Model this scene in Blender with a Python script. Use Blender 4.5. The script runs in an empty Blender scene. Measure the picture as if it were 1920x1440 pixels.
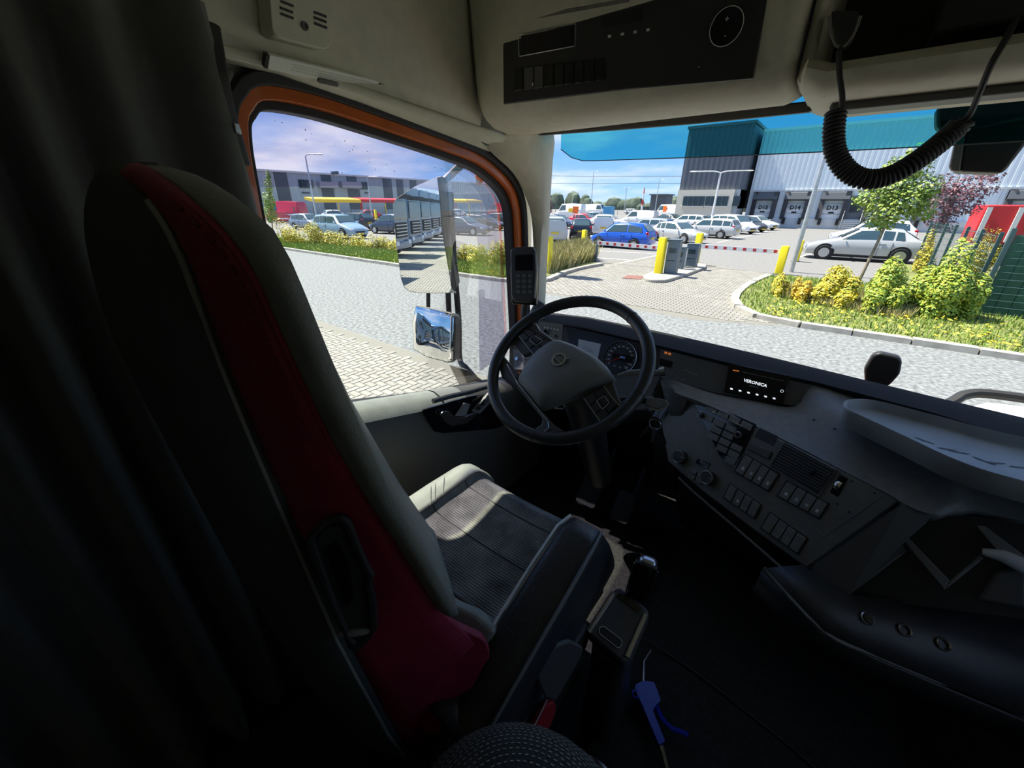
import bpy, math, random
from mathutils import Vector as V, Matrix
rad = math.radians
random.seed(11)
scn = bpy.context.scene
col = scn.collection
# ------------------------------------------------------------------ camera
F_PX, PITCH, HEAD, ROLL = 740.0, rad(24.5), rad(38.0), rad(0.4)
CAM = V((-0.03, 0.0, 2.42))
_f = V((-math.sin(HEAD) * math.cos(PITCH), math.cos(HEAD) * math.cos(PITCH), -math.sin(PITCH)))
_r0 = V((math.cos(HEAD), math.sin(HEAD), 0))
_u0 = _r0.cross(_f)
_r = _r0 * math.cos(ROLL) + _u0 * math.sin(ROLL)
_u = _u0 * math.cos(ROLL) - _r0 * math.sin(ROLL)
cd = bpy.data.cameras.new('camera')
cd.sensor_fit = 'HORIZONTAL'
cd.sensor_width = 36.0
cd.lens = F_PX / 1920 * 36.0
cd.clip_start, cd.clip_end = 0.01, 3000
cam = bpy.data.objects.new('camera', cd)
col.objects.link(cam)
cam.matrix_world = Matrix(((_r.x, _u.x, -_f.x, CAM.x), (_r.y, _u.y, -_f.y, CAM.y), (_r.z, _u.z, -_f.z, CAM.z), (0, 0, 0, 1)))
scn.camera = cam
vs = scn.view_settings
vs.view_transform, vs.look, vs.gamma, vs.use_curve_mapping = 'Standard', 'None', 1.0, False
vs.exposure = 1.45
scn.cycles.max_bounces = 10
scn.cycles.transparent_max_bounces = 16
scn.cycles.glossy_bounces = 5
scn.cycles.caustics_reflective = False
scn.cycles.caustics_refractive = False
scn.cycles.sample_clamp_indirect = 6.0
# ------------------------------------------------------------------ world and sun
SUN_AZ, SUN_EL = rad(94), rad(60)      # azimuth measured to the left of the way the cab faces
w = bpy.data.worlds.new('sky')
scn.world = w
w.use_nodes = True
nt = w.node_tree
nt.nodes.clear()
def N(t, **k):
    n = nt.nodes.new(t)
    for a, b in k.items():
        setattr(n, a, b)
    return n
def L(a, b):
    nt.links.new(a, b)
tc = N('ShaderNodeTexCoord')
sx = N('ShaderNodeSeparateXYZ'); L(tc.outputs['Generated'], sx.inputs[0])
rmp = N('ShaderNodeValToRGB'); L(sx.outputs['Z'], rmp.inputs[0])
e = rmp.color_ramp.elements
e[0].position, e[0].color = 0.0, (0.42, 0.66, 0.95, 1)
e[1].position, e[1].color = 1.0, (0.07, 0.20, 0.62, 1)
m = e.new(0.10); m.color = (0.22, 0.47, 0.90, 1)
m = e.new(0.35); m.color = (0.10, 0.30, 0.76, 1)
mx = N('ShaderNodeMath', operation='MAXIMUM'); L(sx.outputs['Z'], mx.inputs[0]); mx.inputs[1].default_value = 0.0
ad = N('ShaderNodeMath', operation='ADD'); L(mx.outputs[0], ad.inputs[0]); ad.inputs[1].default_value = 0.16
dv = N('ShaderNodeVectorMath', operation='DIVIDE'); L(tc.outputs['Generated'], dv.inputs[0]); 
cx = N('ShaderNodeCombineXYZ')
for i in range(3): L(ad.outputs[0], cx.inputs[i])
L(cx.outputs[0], dv.inputs[1])
ml = N('ShaderNodeMapping'); L(dv.outputs[0], ml.inputs[0]); ml.inputs['Location'].default_value = (-4.1, 3.7, 2.4)
nz = N('ShaderNodeTexNoise'); L(ml.outputs[0], nz.inputs['Vector'])
nz.inputs['Scale'].default_value, nz.inputs['Detail'].default_value, nz.inputs['Roughness'].default_value = 0.62, 7.0, 0.55
cr = N('ShaderNodeValToRGB'); L(nz.outputs['Fac'], cr.inputs[0])
cr.color_ramp.elements[0].position, cr.color_ramp.elements[0].color = 0.45, (0, 0, 0, 1)
cr.color_ramp.elements[1].position, cr.color_ramp.elements[1].color = 0.66, (1, 1, 1, 1)
nz2 = N('ShaderNodeTexNoise'); L(ml.outputs[0], nz2.inputs['Vector']); nz2.inputs['Scale'].default_value, nz2.inputs['Detail'].default_value = 1.3, 5.0
cc = N('ShaderNodeValToRGB'); L(nz2.outputs['Fac'], cc.inputs[0])
cc.color_ramp.elements[0].position, cc.color_ramp.elements[0].color = 0.35, (0.52, 0.58, 0.76, 1)
cc.color_ramp.elements[1].position, cc.color_ramp.elements[1].color = 0.62, (1.0, 1.0, 1.0, 1)
mixc = N('ShaderNodeMix', data_type='RGBA'); L(cr.outputs[0], mixc.inputs['Factor']); L(rmp.outputs[0], mixc.inputs['A']); L(cc.outputs[0], mixc.inputs['B'])
bg = N('ShaderNodeBackground'); L(mixc.outputs['Result'], bg.inputs['Color']); bg.inputs['Strength'].default_value = 0.47
L(bg.outputs[0], N('ShaderNodeOutputWorld').inputs['Surface'])
sd = bpy.data.lights.new('sun_offscreen', 'SUN')
sd.energy, sd.angle, sd.color = 4.3, rad(0.6), (1.0, 0.94, 0.83)
sun = bpy.data.objects.new('sun_offscreen', sd)
col.objects.link(sun)
to_sun = V((-math.sin(SUN_AZ) * math.cos(SUN_EL), math.cos(SUN_AZ) * math.cos(SUN_EL), math.sin(SUN_EL)))
sun.rotation_euler = to_sun.to_track_quat('Z', 'Y').to_euler()
sun.location = to_sun * 60
# ------------------------------------------------------------------ pixels, frames, meshes
Z0 = 1.12                                 # cab floor above the ground
def P(x, y, z): return V((x, y, z + Z0))  # a point given in cab heights
def ray(px, py): return _f + _r * ((px - 960) / F_PX) + _u * ((720 - py) / F_PX)
def at(px, py, X=None, Y=None, Z=None, cz=None):
    d = ray(px, py)
    if cz is not None: Z = cz + Z0
    for i, v in ((0, X), (1, Y), (2, Z)):
        if v is not None: return CAM + d * ((v - CAM[i]) / d[i])
class Fr:
    def __init__(s, o, x, n):
        s.o = V(o); s.z = V(n).normalized(); s.x = (V(x) - s.z * V(x).dot(s.z)).normalized(); s.y = s.z.cross(s.x)
    def __call__(s, u, v, w=0.0): return s.o + s.x * u + s.y * v + s.z * w
    def px(s, px, py, w=0.0):             # pixel -> point on this plane lifted by w
        d = ray(px, py); return CAM + d * ((s.o + s.z * w - CAM).dot(s.z) / d.dot(s.z))
    def uv(s, px, py):
        p = s.px(px, py) - s.o; return p.dot(s.x), p.dot(s.y)
    def at(s, u, v, w=0.0, rot=0.0):
        x = s.x * math.cos(rot) + s.y * math.sin(rot); return Fr(s(u, v, w), x, s.z)
WF = Fr((0, 0, 0), (1, 0, 0), (0, 0, 1))
WM = {}
def crom(pts, n=6, closed=False):         # smooth curve through points
    pts = [V(p) for p in pts]; out = []; m = len(pts)
    rng = range(m) if closed else range(m - 1)
    for i in rng:
        p0 = pts[(i - 1) % m] if closed or i > 0 else pts[0]
        p1, p2 = pts[i], pts[(i + 1) % m]
        p3 = pts[(i + 2) % m] if closed or i + 2 < m else pts[-1]
        for k in range(n):
            t = k / n
            out.append(0.5 * ((2 * p1) + (p2 - p0) * t + (2 * p0 - 5 * p1 + 4 * p2 - p3) * t * t + (3 * p1 - p0 - 3 * p2 + p3) * t ** 3))
    if not closed: out.append(pts[-1])
    return out
def rrect(w, h, r, n=4):                  # rounded rectangle outline, centred
    r = min(r, w / 2, h / 2); o = []
    for cx_, cy_, a0 in ((w / 2 - r, h / 2 - r, 0), (-w / 2 + r, h / 2 - r, 90), (-w / 2 + r, -h / 2 + r, 180), (w / 2 - r, -h / 2 + r, 270)):
        for k in range(n + 1):
            a = rad(a0 + 90 * k / n); o.append((cx_ + r * math.cos(a), cy_ + r * math.sin(a)))
    return o
def rpoly(pts, r, n=3):                   # round the corners of a 2-D or 3-D polygon
    pts = [V(p) for p in pts]; o = []; m = len(pts)
    for i in range(m):
        a, b, c = pts[i - 1], pts[i], pts[(i + 1) % m]
        d1, d2 = a - b, c - b; k = min(r, d1.length * .45, d2.length * .45)
        p, q = b + d1.normalized() * k, b + d2.normalized() * k
        for j in range(n + 1):
            t = j / n; o.append(p * (1 - t) ** 2 + b * 2 * t * (1 - t) + q * t * t)
    return o
def offset2(pts, d):                      # offset a closed ccw 2-D outline outwards
    m = len(pts); o = []
    for i in range(m):
        a, b, c = V(pts[i - 1]), V(pts[i]), V(pts[(i + 1) % m])
        n1 = V(((b - a).y, -(b - a).x)); n2 = V(((c - b).y, -(c - b).x))
        n1 = n1.normalized() if n1.length > 1e-9 else V((0, 0)); n2 = n2.normalized() if n2.length > 1e-9 else V((0, 0))
        n = (n1 + n2); n = n.normalized() if n.length > 1e-6 else n1
        o.append(tuple(b + n * d))
    return o
class MB:
    def __init__(s): s.v = []; s.f = []
    def add(s, vs, fs):
        n = len(s.v); s.v += [tuple(v) for v in vs]; s.f += [tuple(i + n for i in f) for f in fs]; return s
    def hexa(s, b, t):
        return s.add(list(b) + list(t), [(3, 2, 1, 0), (4, 5, 6, 7), (0, 1, 5, 4), (1, 2, 6, 5), (2, 3, 7, 6), (3, 0, 4, 7)])
    def box(s, c, d, fr=WF):
        x, y, z = c; a, b, h = d[0] / 2, d[1] / 2, d[2] / 2
        q = ((-a, -b), (a, -b), (a, b), (-a, b))
        return s.hexa([fr(x + i, y + j, z - h) for i, j in q], [fr(x + i, y + j, z + h) for i, j in q])
    def prism(s, poly, vec, taper=1.0):
        poly = [V(p) for p in poly]; vec = V(vec); m = len(poly); c = sum(poly, V((0, 0, 0))) / m
        top = [c + (p - c) * taper + vec for p in poly]
        return s.add(poly + top, [tuple(range(m))[::-1], tuple(range(m, 2 * m))] + [(i, (i + 1) % m, m + (i + 1) % m, m + i) for i in range(m)])
    def plate(s, fr, uv, w0, w1, taper=1.0):  # outline in frame coords, between two heights
        return s.prism([fr(u, v, w0) for u, v in uv], fr.z * (w1 - w0), taper)
    def loft(s, rings, closed=True, caps=True, wrap=False):
        m = len(rings[0]); vs = [p for r in rings for p in r]; fs = []; k = len(rings)
        for i in range(k if wrap else k - 1):
            j = (i + 1) % k
            for a in range(m if closed else m - 1):
                b = (a + 1) % m; fs.append((i * m + a, i * m + b, j * m + b, j * m + a))
        if caps and closed and not wrap: fs += [tuple(range(m))[::-1], tuple(range((k - 1) * m, k * m))]
        return s.add(vs, fs)
    def grid(s, rows): return s.loft(rows, closed=False, caps=False)
    def tube(s, path, r, n=8, closed=False, flat=1.0, up=None):
        path = [V(p) for p in path]; m = len(path); rings = []; prev = None
        for i, p in enumerate(path):
            a = path[(i - 1) % m] if closed or i else p
            b = path[(i + 1) % m] if closed or i < m - 1 else p
            t = (b - a).normalized()
            if prev is None:
                h = V(up) if up else (V((0, 0, 1)) if abs(t.z) < .9 else V((1, 0, 0)))
            else: h = prev
            x = (h - t * h.dot(t)); x = x.normalized() if x.length > 1e-6 else t.orthogonal().normalized()
            prev = x; y = t.cross(x); rr = r[i] if isinstance(r, (list, tuple)) else r
            rings.append([p + x * (rr * flat * math.cos(2 * math.pi * k / n)) + y * (rr * math.sin(2 * math.pi * k / n)) for k in range(n)])
        return s.loft(rings, True, not closed, closed)
    def cyl(s, a, b, r0, r1=None, n=16): return s.tube([a, b], [r0, r0 if r1 is None else r1], n)
    def lathe(s, fr, prof, n=24, cap=True):   # profile of (radius, height) about frame z
        rings = [[fr(r * math.cos(2 * math.pi * k / n), r * math.sin(2 * math.pi * k / n), h) for k in range(n)] for r, h in prof]
        return s.loft(rings, True, cap)
    def ell(s, c, r, nu=14, nv=8, fr=WF):
        rings = []
        for j in range(nv + 1):
            a = -math.pi / 2 + math.pi * (j + .02 if j == 0 else j - .02 if j == nv else j) / nv
            rings.append([fr(c[0] + r[0] * math.cos(a) * math.cos(2 * math.pi * k / nu), c[1] + r[1] * math.cos(a) * math.sin(2 * math.pi * k / nu), c[2] + r[2] * math.sin(a)) for k in range(nu)])
        return s.loft(rings)
    def build(s, name, mat, parent=None, smooth=35, bevel=0, seg=2, sub=0, solid=0, local=False, kind=None, label=None, cat=None, group=None, off=-1):
        me = bpy.data.meshes.new(name); me.from_pydata(s.v, [], s.f); me.materials.append(mat); me.validate()
        if smooth:
            me.polygons.foreach_set('use_smooth', [True] * len(me.polygons))
            if smooth < 180: me.set_sharp_from_angle(angle=rad(smooth))
        o = bpy.data.objects.new(name, me); col.objects.link(o); WM[o] = Matrix()
        if parent is not None:
            o.parent = parent
            if local: WM[o] = WM[parent]
            else: o.matrix_parent_inverse = WM[parent].inverted()
        if solid:
            md = o.modifiers.new('solid', 'SOLIDIFY'); md.thickness = solid; md.offset = off
        if bevel:
            md = o.modifiers.new('bevel', 'BEVEL'); md.width = bevel; md.segments = seg; md.limit_method = 'ANGLE'; md.angle_limit = rad(38)
        if sub:
            md = o.modifiers.new('sub', 'SUBSURF'); md.levels = md.render_levels = sub
        return tag(o, label, cat, group, kind)
def tag(o, label=None, cat=None, group=None, kind=None):
    for k, v in (('label', label), ('category', cat), ('group', group), ('kind', kind)):
        if v: o[k] = v
    return o
def thing(name, loc, label, cat, group=None, rz=0.0, kind=None):
    o = bpy.data.objects.new(name, None); o.empty_display_size = .1; col.objects.link(o)
    o.location = loc; o.rotation_euler = (0, 0, rz); WM[o] = Matrix.Translation(V(loc)) @ Matrix.Rotation(rz, 4, 'Z')
    return tag(o, label, cat, group, kind)
def copy_tree(o, parent=None):
    c = o.copy(); col.objects.link(c)
    if parent is not None: c.parent = parent
    for ch in list(o.children): copy_tree(ch, c)
    return c
def box1(name, mat, parent, c, d, fr=WF, **k): return MB().box(c, d, fr).build(name, mat, parent, **k)
def text(name, s, fr, size, mat, parent, depth=.0006, sx=1.0, local=False, bold=0.0):
    cu = bpy.data.curves.new(name, 'FONT'); cu.body = s; cu.size = size; cu.align_x, cu.align_y = 'CENTER', 'CENTER'; cu.extrude = depth; cu.offset = bold; cu.resolution_u = 2
    t = bpy.data.objects.new('tmp', cu); col.objects.link(t); bpy.context.view_layer.update()
    me = bpy.data.meshes.new_from_object(t.evaluated_get(bpy.context.evaluated_depsgraph_get())); bpy.data.objects.remove(t)
    b = MB(); b.v = [tuple(fr(v.co.x * sx, v.co.y, v.co.z)) for v in me.vertices]; b.f = [tuple(p.vertices) for p in me.polygons]
    return b.build(name, mat, parent, smooth=0, local=local)
# ------------------------------------------------------------------ materials
def mat(name, c, rough=.5, metal=0.0, noise=0, amt=.25, bump=0, bscale=None, spec=.5, coat=0, sheen=0, emit=0, island=None, alpha=1, trans=0):
    m = bpy.data.materials.new(name); m.use_nodes = True; t = m.node_tree; b = t.nodes['Principled BSDF']
    c = tuple(c) + (1,); b.inputs['Base Color'].default_value = c
    b.inputs['Roughness'].default_value, b.inputs['Metallic'].default_value = rough, metal
    b.inputs['Specular IOR Level'].default_value = spec
    if coat: b.inputs['Coat Weight'].default_value = coat; b.inputs['Coat Roughness'].default_value = .05
    if sheen: b.inputs['Sheen Weight'].default_value = sheen
    if emit: b.inputs['Emission Color'].default_value = c; b.inputs['Emission Strength'].default_value = emit
    if trans: b.inputs['Transmission Weight'].default_value = trans
    if noise or bump:
        tcn = t.nodes.new('ShaderNodeTexCoord')
    if noise:
        n = t.nodes.new('ShaderNodeTexNoise'); n.inputs['Scale'].default_value = noise; n.inputs['Detail'].default_value = 6
        t.links.new(tcn.outputs['Object'], n.inputs['Vector'])
        r = t.nodes.new('ShaderNodeValToRGB'); t.links.new(n.outputs['Fac'], r.inputs[0])
        r.color_ramp.elements[0].position, r.color_ramp.elements[1].position = .3, .7
        r.color_ramp.elements[0].color = tuple(v * (1 - amt) for v in c[:3]) + (1,); r.color_ramp.elements[1].color = tuple(v * (1 + amt) for v in c[:3]) + (1,)
        t.links.new(r.outputs[0], b.inputs['Base Color'])
    if bump:
        n2 = t.nodes.new('ShaderNodeTexNoise'); n2.inputs['Scale'].default_value = bscale or 300; n2.inputs['Detail'].default_value = 3
        t.links.new(tcn.outputs['Object'], n2.inputs['Vector'])
        bp = t.nodes.new('ShaderNodeBump'); bp.inputs['Strength'].default_value = bump; bp.inputs['Distance'].default_value = .002
        t.links.new(n2.outputs['Fac'], bp.inputs['Height']); t.links.new(bp.outputs[0], b.inputs['Normal'])
    if island:
        g = t.nodes.new('ShaderNodeNewGeometry'); r = t.nodes.new('ShaderNodeValToRGB'); t.links.new(g.outputs['Random Per Island'], r.inputs[0])
        el = r.color_ramp.elements
        for i, (p, cc_) in enumerate(island):
            q = el[i] if i < 2 else el.new(p)
            q.position = p; q.color = tuple(cc_) + (1,)
        t.links.new(r.outputs[0], b.inputs['Base Color'])
    return m
def glass(name, tint, refl=.06):
    m = bpy.data.materials.new(name); m.use_nodes = True; t = m.node_tree; t.nodes.clear()
    tr = t.nodes.new('ShaderNodeBsdfTransparent'); tr.inputs['Color'].default_value = tuple(tint) + (1,)
    gl = t.nodes.new('ShaderNodeBsdfGlossy'); gl.inputs['Roughness'].default_value = .0
    fr = t.nodes.new('ShaderNodeFresnel'); fr.inputs['IOR'].default_value = 1.45
    mu = t.nodes.new('ShaderNodeMath'); mu.operation = 'MULTIPLY'; mu.inputs[1].default_value = refl / .04 * .5; mu.use_clamp = True
    mi = t.nodes.new('ShaderNodeMixShader'); o = t.nodes.new('ShaderNodeOutputMaterial')
    t.links.new(fr.outputs[0], mu.inputs[0]); t.links.new(mu.outputs[0], mi.inputs[0]); t.links.new(tr.outputs[0], mi.inputs[1]); t.links.new(gl.outputs[0], mi.inputs[2]); t.links.new(mi.outputs[0], o.inputs[0])
    return m
M = dict(
    black=mat('black_plastic', (.028, .028, .028), .45, bump=.15), rubber=mat('black_rubber', (.02, .02, .022), .6), gloss=mat('gloss_black', (.008, .008, .01), .12),
    dash=mat('dash_grey', (.20, .195, .18), .5, noise=60, amt=.12, bump=.35, bscale=900), dash2=mat('dash_dark', (.085, .083, .078), .5, bump=.3, bscale=900),
    panel=mat('panel_grey', (.17, .168, .155), .5, noise=40, amt=.1, bump=.2, bscale=900), beige=mat('beige_trim', (.62, .60, .47), .6, noise=30, amt=.06, bump=.25, bscale=700),
    beige2=mat('beige_cloth', (.74, .71, .58), .8, noise=160, amt=.10, bump=.4, bscale=900), lens=mat('lamp_lens', (.9, .9, .82), .35), orange=mat('orange_paint', (.62, .13, .015), .3, coat=.5, noise=14, amt=.15),
    burg=mat('burgundy_leather', (.28, .018, .048), .5, noise=25, amt=.15, bump=.5, bscale=420), grey=mat('grey_leather', (.27, .285, .255), .5, noise=20, amt=.1, bump=.4, bscale=420),
    cush=mat('worn_cushion', (.19, .19, .165), .55, noise=18, amt=.5, bump=.8, bscale=160), blk_leather=mat('black_leather', (.035, .035, .036), .34, bump=.4, bscale=350), piping=mat('pale_piping', (.8, .8, .76), .5),
    shell=mat('seat_back_fabric', (.045, .046, .042), .85, bump=.5, bscale=600), carpet=mat('floor_carpet', (.032, .031, .03), .95, noise=90, amt=.3, bump=.8, bscale=500, spec=.1),
    curtain=mat('curtain_cloth', (.10, .10, .09), .85, bump=.3, bscale=500, sheen=.2), silver=mat('silver', (.55, .56, .57), .3, metal=1), chrome=mat('chrome', (.8, .8, .8), .08, metal=1), hub=mat('hub_grey', (.23, .235, .22), .5, bump=.2, bscale=900),
    mirror=mat('mirror_glass', (.86, .88, .88), .0, metal=1), white=mat('white_print', (.75, .75, .75), .5), red=mat('red_plastic', (.55, .015, .02), .35), redcloth=mat('red_webbing', (.36, .01, .02), .7, bump=.4), blue=mat('blue_plastic', (.008, .03, .42), .3),
    brass=mat('brass', (.6, .5, .3), .3, metal=1), screen=mat('screen_black', (.006, .006, .008), .15), glow=mat('screen_glow', (.8, .85, .9), .5, emit=.35), glowblue=mat('panel_blue_glow', (.15, .35, .8), .5, emit=.10), amber=mat('amber_glow', (.9, .25, .05), .5, emit=.12), dial=mat('dial_face', (.015, .016, .018), .35),
    burgst=mat('burgundy_thread', (.12, .006, .015), .7),
    hoodm=mat('hood_black', (.02, .02, .02), .85, spec=.15, bump=.3, bscale=700),
    card=mat('info_display', (.5, .55, .6), .35), dust=mat('dusty_tray', (.26, .275, .28), .55, noise=9, amt=.25, bump=.3, bscale=500), paper=mat('white_paper', (.75, .78, .8), .7), weave=mat('woven_dark', (.03, .03, .03), .9, bump=.9, bscale=250),
    wglass=glass('window_glass', (.95, .97, .96), .02), tint=glass('sun_band_tint', (.13, .58, .62), .02), deflect=glass('deflector_tint', (.66, .62, .78), .02),
)
# ================================================================== CAB SHELL
S = 'structure'
MB().box((0, .15, -.02), (2.2, 3.3, .04), Fr(P(0, 0, 0), (1, 0, 0), (0, 0, 1))).build('floor', M['carpet'], kind=S, label='black carpeted floor of the truck cab')
tun = MB(); tun.loft([[P(x, y, z) for x, z in ((-.24, .0), (-.20, .09), (-.1, .11), (.35, .11), (.42, .09), (.46, .0))] for y in (-.5, 1.5)]).build('trim_1', M['carpet'], kind=S, label='low engine hump in the cab floor', bevel=.01)
MB().box((0, -1.52, 1.0), (2.2, .04, 2.1), Fr(P(0, 0, 0), (1, 0, 0), (0, 0, 1))).build('wall_rear', M['beige2'], kind=S, label='beige rear wall of the sleeper cab')
MB().box((0, .1, 2.09), (2.24, 3.3, .04), Fr(P(0, 0, 0), (1, 0, 0), (0, 0, 1))).build('ceiling', M['beige2'], kind=S, label='beige roof lining of the cab')
MB().box((0, 1.72, .28), (2.2, .04, .86), Fr(P(0, 0, 0), (1, 0, 0), (0, 0, 1))).build('wall_front', M['black'], kind=S, label='dark bulkhead under the windshield')
# side window outline in (y, cab z)
WO = [(.405, .80), (.425, 1.299), (.435, 1.43), (.452, 1.466), (.484, 1.486), (.589, 1.486), (.73, 1.470), (.87, 1.452), (1.0, 1.434), (1.131, 1.412), (1.225, 1.375), (1.29, 1.335), (1.325, 1.285), (1.337, 1.22), (1.342, 1.166), (1.36, .97), (1.38, .70), (1.37, .57), (1.33, .555), (1.161, .590), (.852, .655), (.558, .733), (.43, .765)]
WO = [(p.x, p.y) for p in crom([V((a, b, 0)) for a, b in WO], 4, True)][::-1]
def side_wall(sgn, name):
    b = MB(); X0 = -1.13 * sgn
    def pt(y, z): return P(X0, y, z)
    cy, cz = .88, 1.05
    W_ = offset2(WO, .04); outer = []
    for y, z in W_:
        a = math.atan2(z - cz, y - cy); dx, dy = math.cos(a), math.sin(a)
        t = min((1.50 - cy) / dx if dx > 0 else (-1.55 - cy) / dx if dx < 0 else 9, (2.1 - cz) / dy if dy > 0 else (-.05 - cz) / dy if dy < 0 else 9)
        outer.append((cy + dx * t, cz + dy * t))
    b.loft([[pt(*q) for q in W_], [pt(*q) for q in outer]], True, False)
    for Y_, Zl in ((-1.55, 2.1), (-1.55, -.05), (1.75, 2.1), (1.75, -.05)):
        i = min(range(len(outer)), key=lambda k: (outer[k][0] - Y_) ** 2 + (outer[k][1] - Zl) ** 2)
    return b.build(name, M['beige2'], kind=S, solid=.03, label='beige inner side wall of the cab ' + ('by the driver' if sgn > 0 else 'opposite the driver'))
for sgn, nm in ((1, 'wall_left'), (-1, 'wall_right')):
    side_wall(sgn, nm)
box1('trim_2', M['beige2'], None, (-1.10, -.62, 1.02), (.03, 1.9, 2.1), Fr(P(0, 0, 0), (1, 0, 0), (0, 0, 1)), kind=S, label='beige side lining behind the driver door')
box1('trim_3', M['beige2'], None, (1.10, -.62, 1.02), (.03, 1.9, 2.1), Fr(P(0, 0, 0), (1, 0, 0), (0, 0, 1)), kind=S, label='beige side lining behind the passenger door')
# ------------------------------------------------------------------ driver door
door = thing('door_1', P(-1.09, .85, .05), 'driver door with orange painted window frame and dark trim', 'door', kind=S)
def ring(name, m, d0, d1, x0, x1, bev=.006, par=None):
    a, b_ = offset2(WO, d0), offset2(WO, d1); r = []
    for q, x in ((a, x0), (a, x1), (b_, x1), (b_, x0)): r.append([P(x, y, z) for y, z in q])
    return MB().loft(r, True, False, True).build(name, m, par or door, bevel=bev)
ring('glass_seal', M['rubber'], -.002, .017, -1.125, -1.085)
ring('window_frame', M['orange'], .014, .040, -1.12, -1.062, .010)
ring('door_seal', M['rubber'], .037, .062, -1.12, -1.045, .010)
g = MB(); g.prism([P(-1.112, y, z) for y, z in offset2(WO, .012)], (-.005, 0, 0)); g.build('window_1', M['wglass'], kind=S, smooth=0, label='clear side window glass of the driver door')
sp_ = MB(); rs = random.Random(3)
for _ in range(80):
    t_ = rs.random(); y = .5 + .75 * t_; z = 1.47 - .09 * t_ - rs.random() ** 2 * .28; r_ = rs.uniform(.0005, .0016)
    sp_.add([P(-1.1085, y + r_ * math.cos(a), z + r_ * math.sin(a) * rs.uniform(.8, 1.3)) for a in (0, 1.05, 2.1, 3.14, 4.2, 5.2)], [(0, 1, 2, 3, 4, 5)])
sp_.build('dirt_specks', M['dash2'], bpy.data.objects['window_1'], smooth=0, kind='stuff')
def sill(y): return .737 - (y - .558) * .235
def prof(y, w=0.0, top=1):
    s = sill(y)
    return [P(-1.10, y, s - .012), P(-1.075, y, s + .004), P(-1.045, y, s + .006), P(-1.012 + w, y, s - .008), P(-.992 + w, y, s - .035), P(-.984 + w, y, s - .08), P(-.978 + w, y, s - .2), P(-.975, y, .35), P(-.985, y, .05)]
MB().grid([prof(y) for y in [.25 + .04 * i for i in range(31)]]).build('door_panel', M['dash2'], door)
MB().grid([[q + V((0, 0, .003)) for q in prof(y, .004)[:5]] for y in [.25 + .03 * i for i in range(20)] + [.835]]).build('armrest_pad', M['grey'], door)
MB().grid([[V(q) + V((0, 0, .004)) for q in prof(y, .006)[:5]] for y in (.843, .87, .90, .93, .955)]).build('sill_trim', M['hub'], door)
dp = Fr(P(-.985, .95, .6), (0, 1, 0), (1, 0, 0))
dpp = lambda *q, w=0: [dp.px(x, y, w) for x, y in q]
MB().prism(rpoly(dpp((790, 768), (800, 790), (812, 808), (830, 811), (930, 803), (952, 790), (930, 735), (880, 742)), .008), (.006, 0, 0)).build('handle_recess', M['gloss'], door, smooth=0)
MB().tube([dp.px(812, 752, .03), dp.px(840, 744, .035), dp.px(880, 735, .035), dp.px(925, 722, .02)], .009, 8).build('grab_bar', M['blk_leather'], door)
MB().prism(rpoly(dpp((822, 775), (826, 770), (838, 769), (850, 781), (868, 780), (886, 772), (893, 772), (872, 792), (842, 797), (834, 790), w=.010), .004), (.012, 0, 0)).build('door_handle', M['silver'], door, bevel=.003)
MB().prism(dpp((851, 780), (868, 755), (880, 757), (872, 779), w=.012), (.006, 0, 0)).build('handle_plate', M['hub'], door, bevel=.002)
swp = MB().prism(rpoly(dpp((882, 770), (915, 735), (928, 742), (896, 775), w=.012), .003), (.010, 0, 0)).build('switch_panel', M['dash'], door, bevel=.002)
for i in range(4):
    x, y = 890 + i * 8, 765 - i * 8.2
    MB().prism(dpp((x, y), (x + 5, y - 5), (x + 12, y - 1), (x + 7, y + 4), w=.023), (.004, 0, 0)).build('switch', M['dash'] if i == 2 else M['black'], swp, bevel=.001)
# wind deflector outside the glass
wd = [(.40, 1.33), (.42, 1.47), (.47, 1.50), (.60, 1.50), (.87, 1.466), (1.13, 1.427), (1.235, 1.388), (1.335, 1.305), (1.352, 1.17), (1.37, .97), (1.39, .65), (1.19, .62), (1.205, 1.13), (1.19, 1.28), (1.12, 1.333), (.95, 1.345), (.70, 1.345)]
wind = MB(); q = [P(-1.145, y, z) for y, z in wd]
idx = [(0, 1, 2, 16), (2, 3, 16), (3, 4, 15, 16), (4, 5, 14, 15), (5, 6, 14), (6, 7, 13, 14), (7, 8, 12, 13), (8, 9, 12), (9, 10, 11, 12)]
wind.add(q, idx); wind.build('wind_deflector', M['deflect'], smooth=0, label='violet tinted wind deflector along the top of the side window', cat='deflector')
# ------------------------------------------------------------------ B pillar and curtain
MB().prism([P(-1.05, y, z) for y, z in ((.20, .1), (.345, .1), (.352, 1.30), (.37, 1.47), (.41, 1.53), (.20, 1.55))], (.03, 0, 0)).build('trim_4', M['dash2'], kind=S, bevel=.01, label='dark pillar trim behind the driver door')
cur = thing('curtain', P(-.98, .0, .3), 'dark grey pleated privacy curtain gathered behind the driver seat', 'curtain')
rows = []
ys = [-.95 + i * .0085 for i in range(152)]
for k in range(15):
    t = k / 14; z = 1.582 - 1.52 * t; r_ = []
    for i, y in enumerate(ys):
        s = i / 151; ph = y * 62 + 2.2 * math.sin(y * 9) + .5 * math.sin(t * 5)
        am = .034 + .018 * math.sin(y * 23 + 1) * t
        bulge = .05 * math.exp(-((y - .27) / .06) ** 2) * math.sin(min(1, t * 2.2) * math.pi * .5)
        r_.append(P(-.935 + am * math.sin(ph) + bulge, y + .04 * t * math.sin(y * 4) - .02 * t, z))
    rows.append(r_)
MB().grid(rows).build('cloth', M['curtain'], cur, smooth=180, solid=.003)
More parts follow.
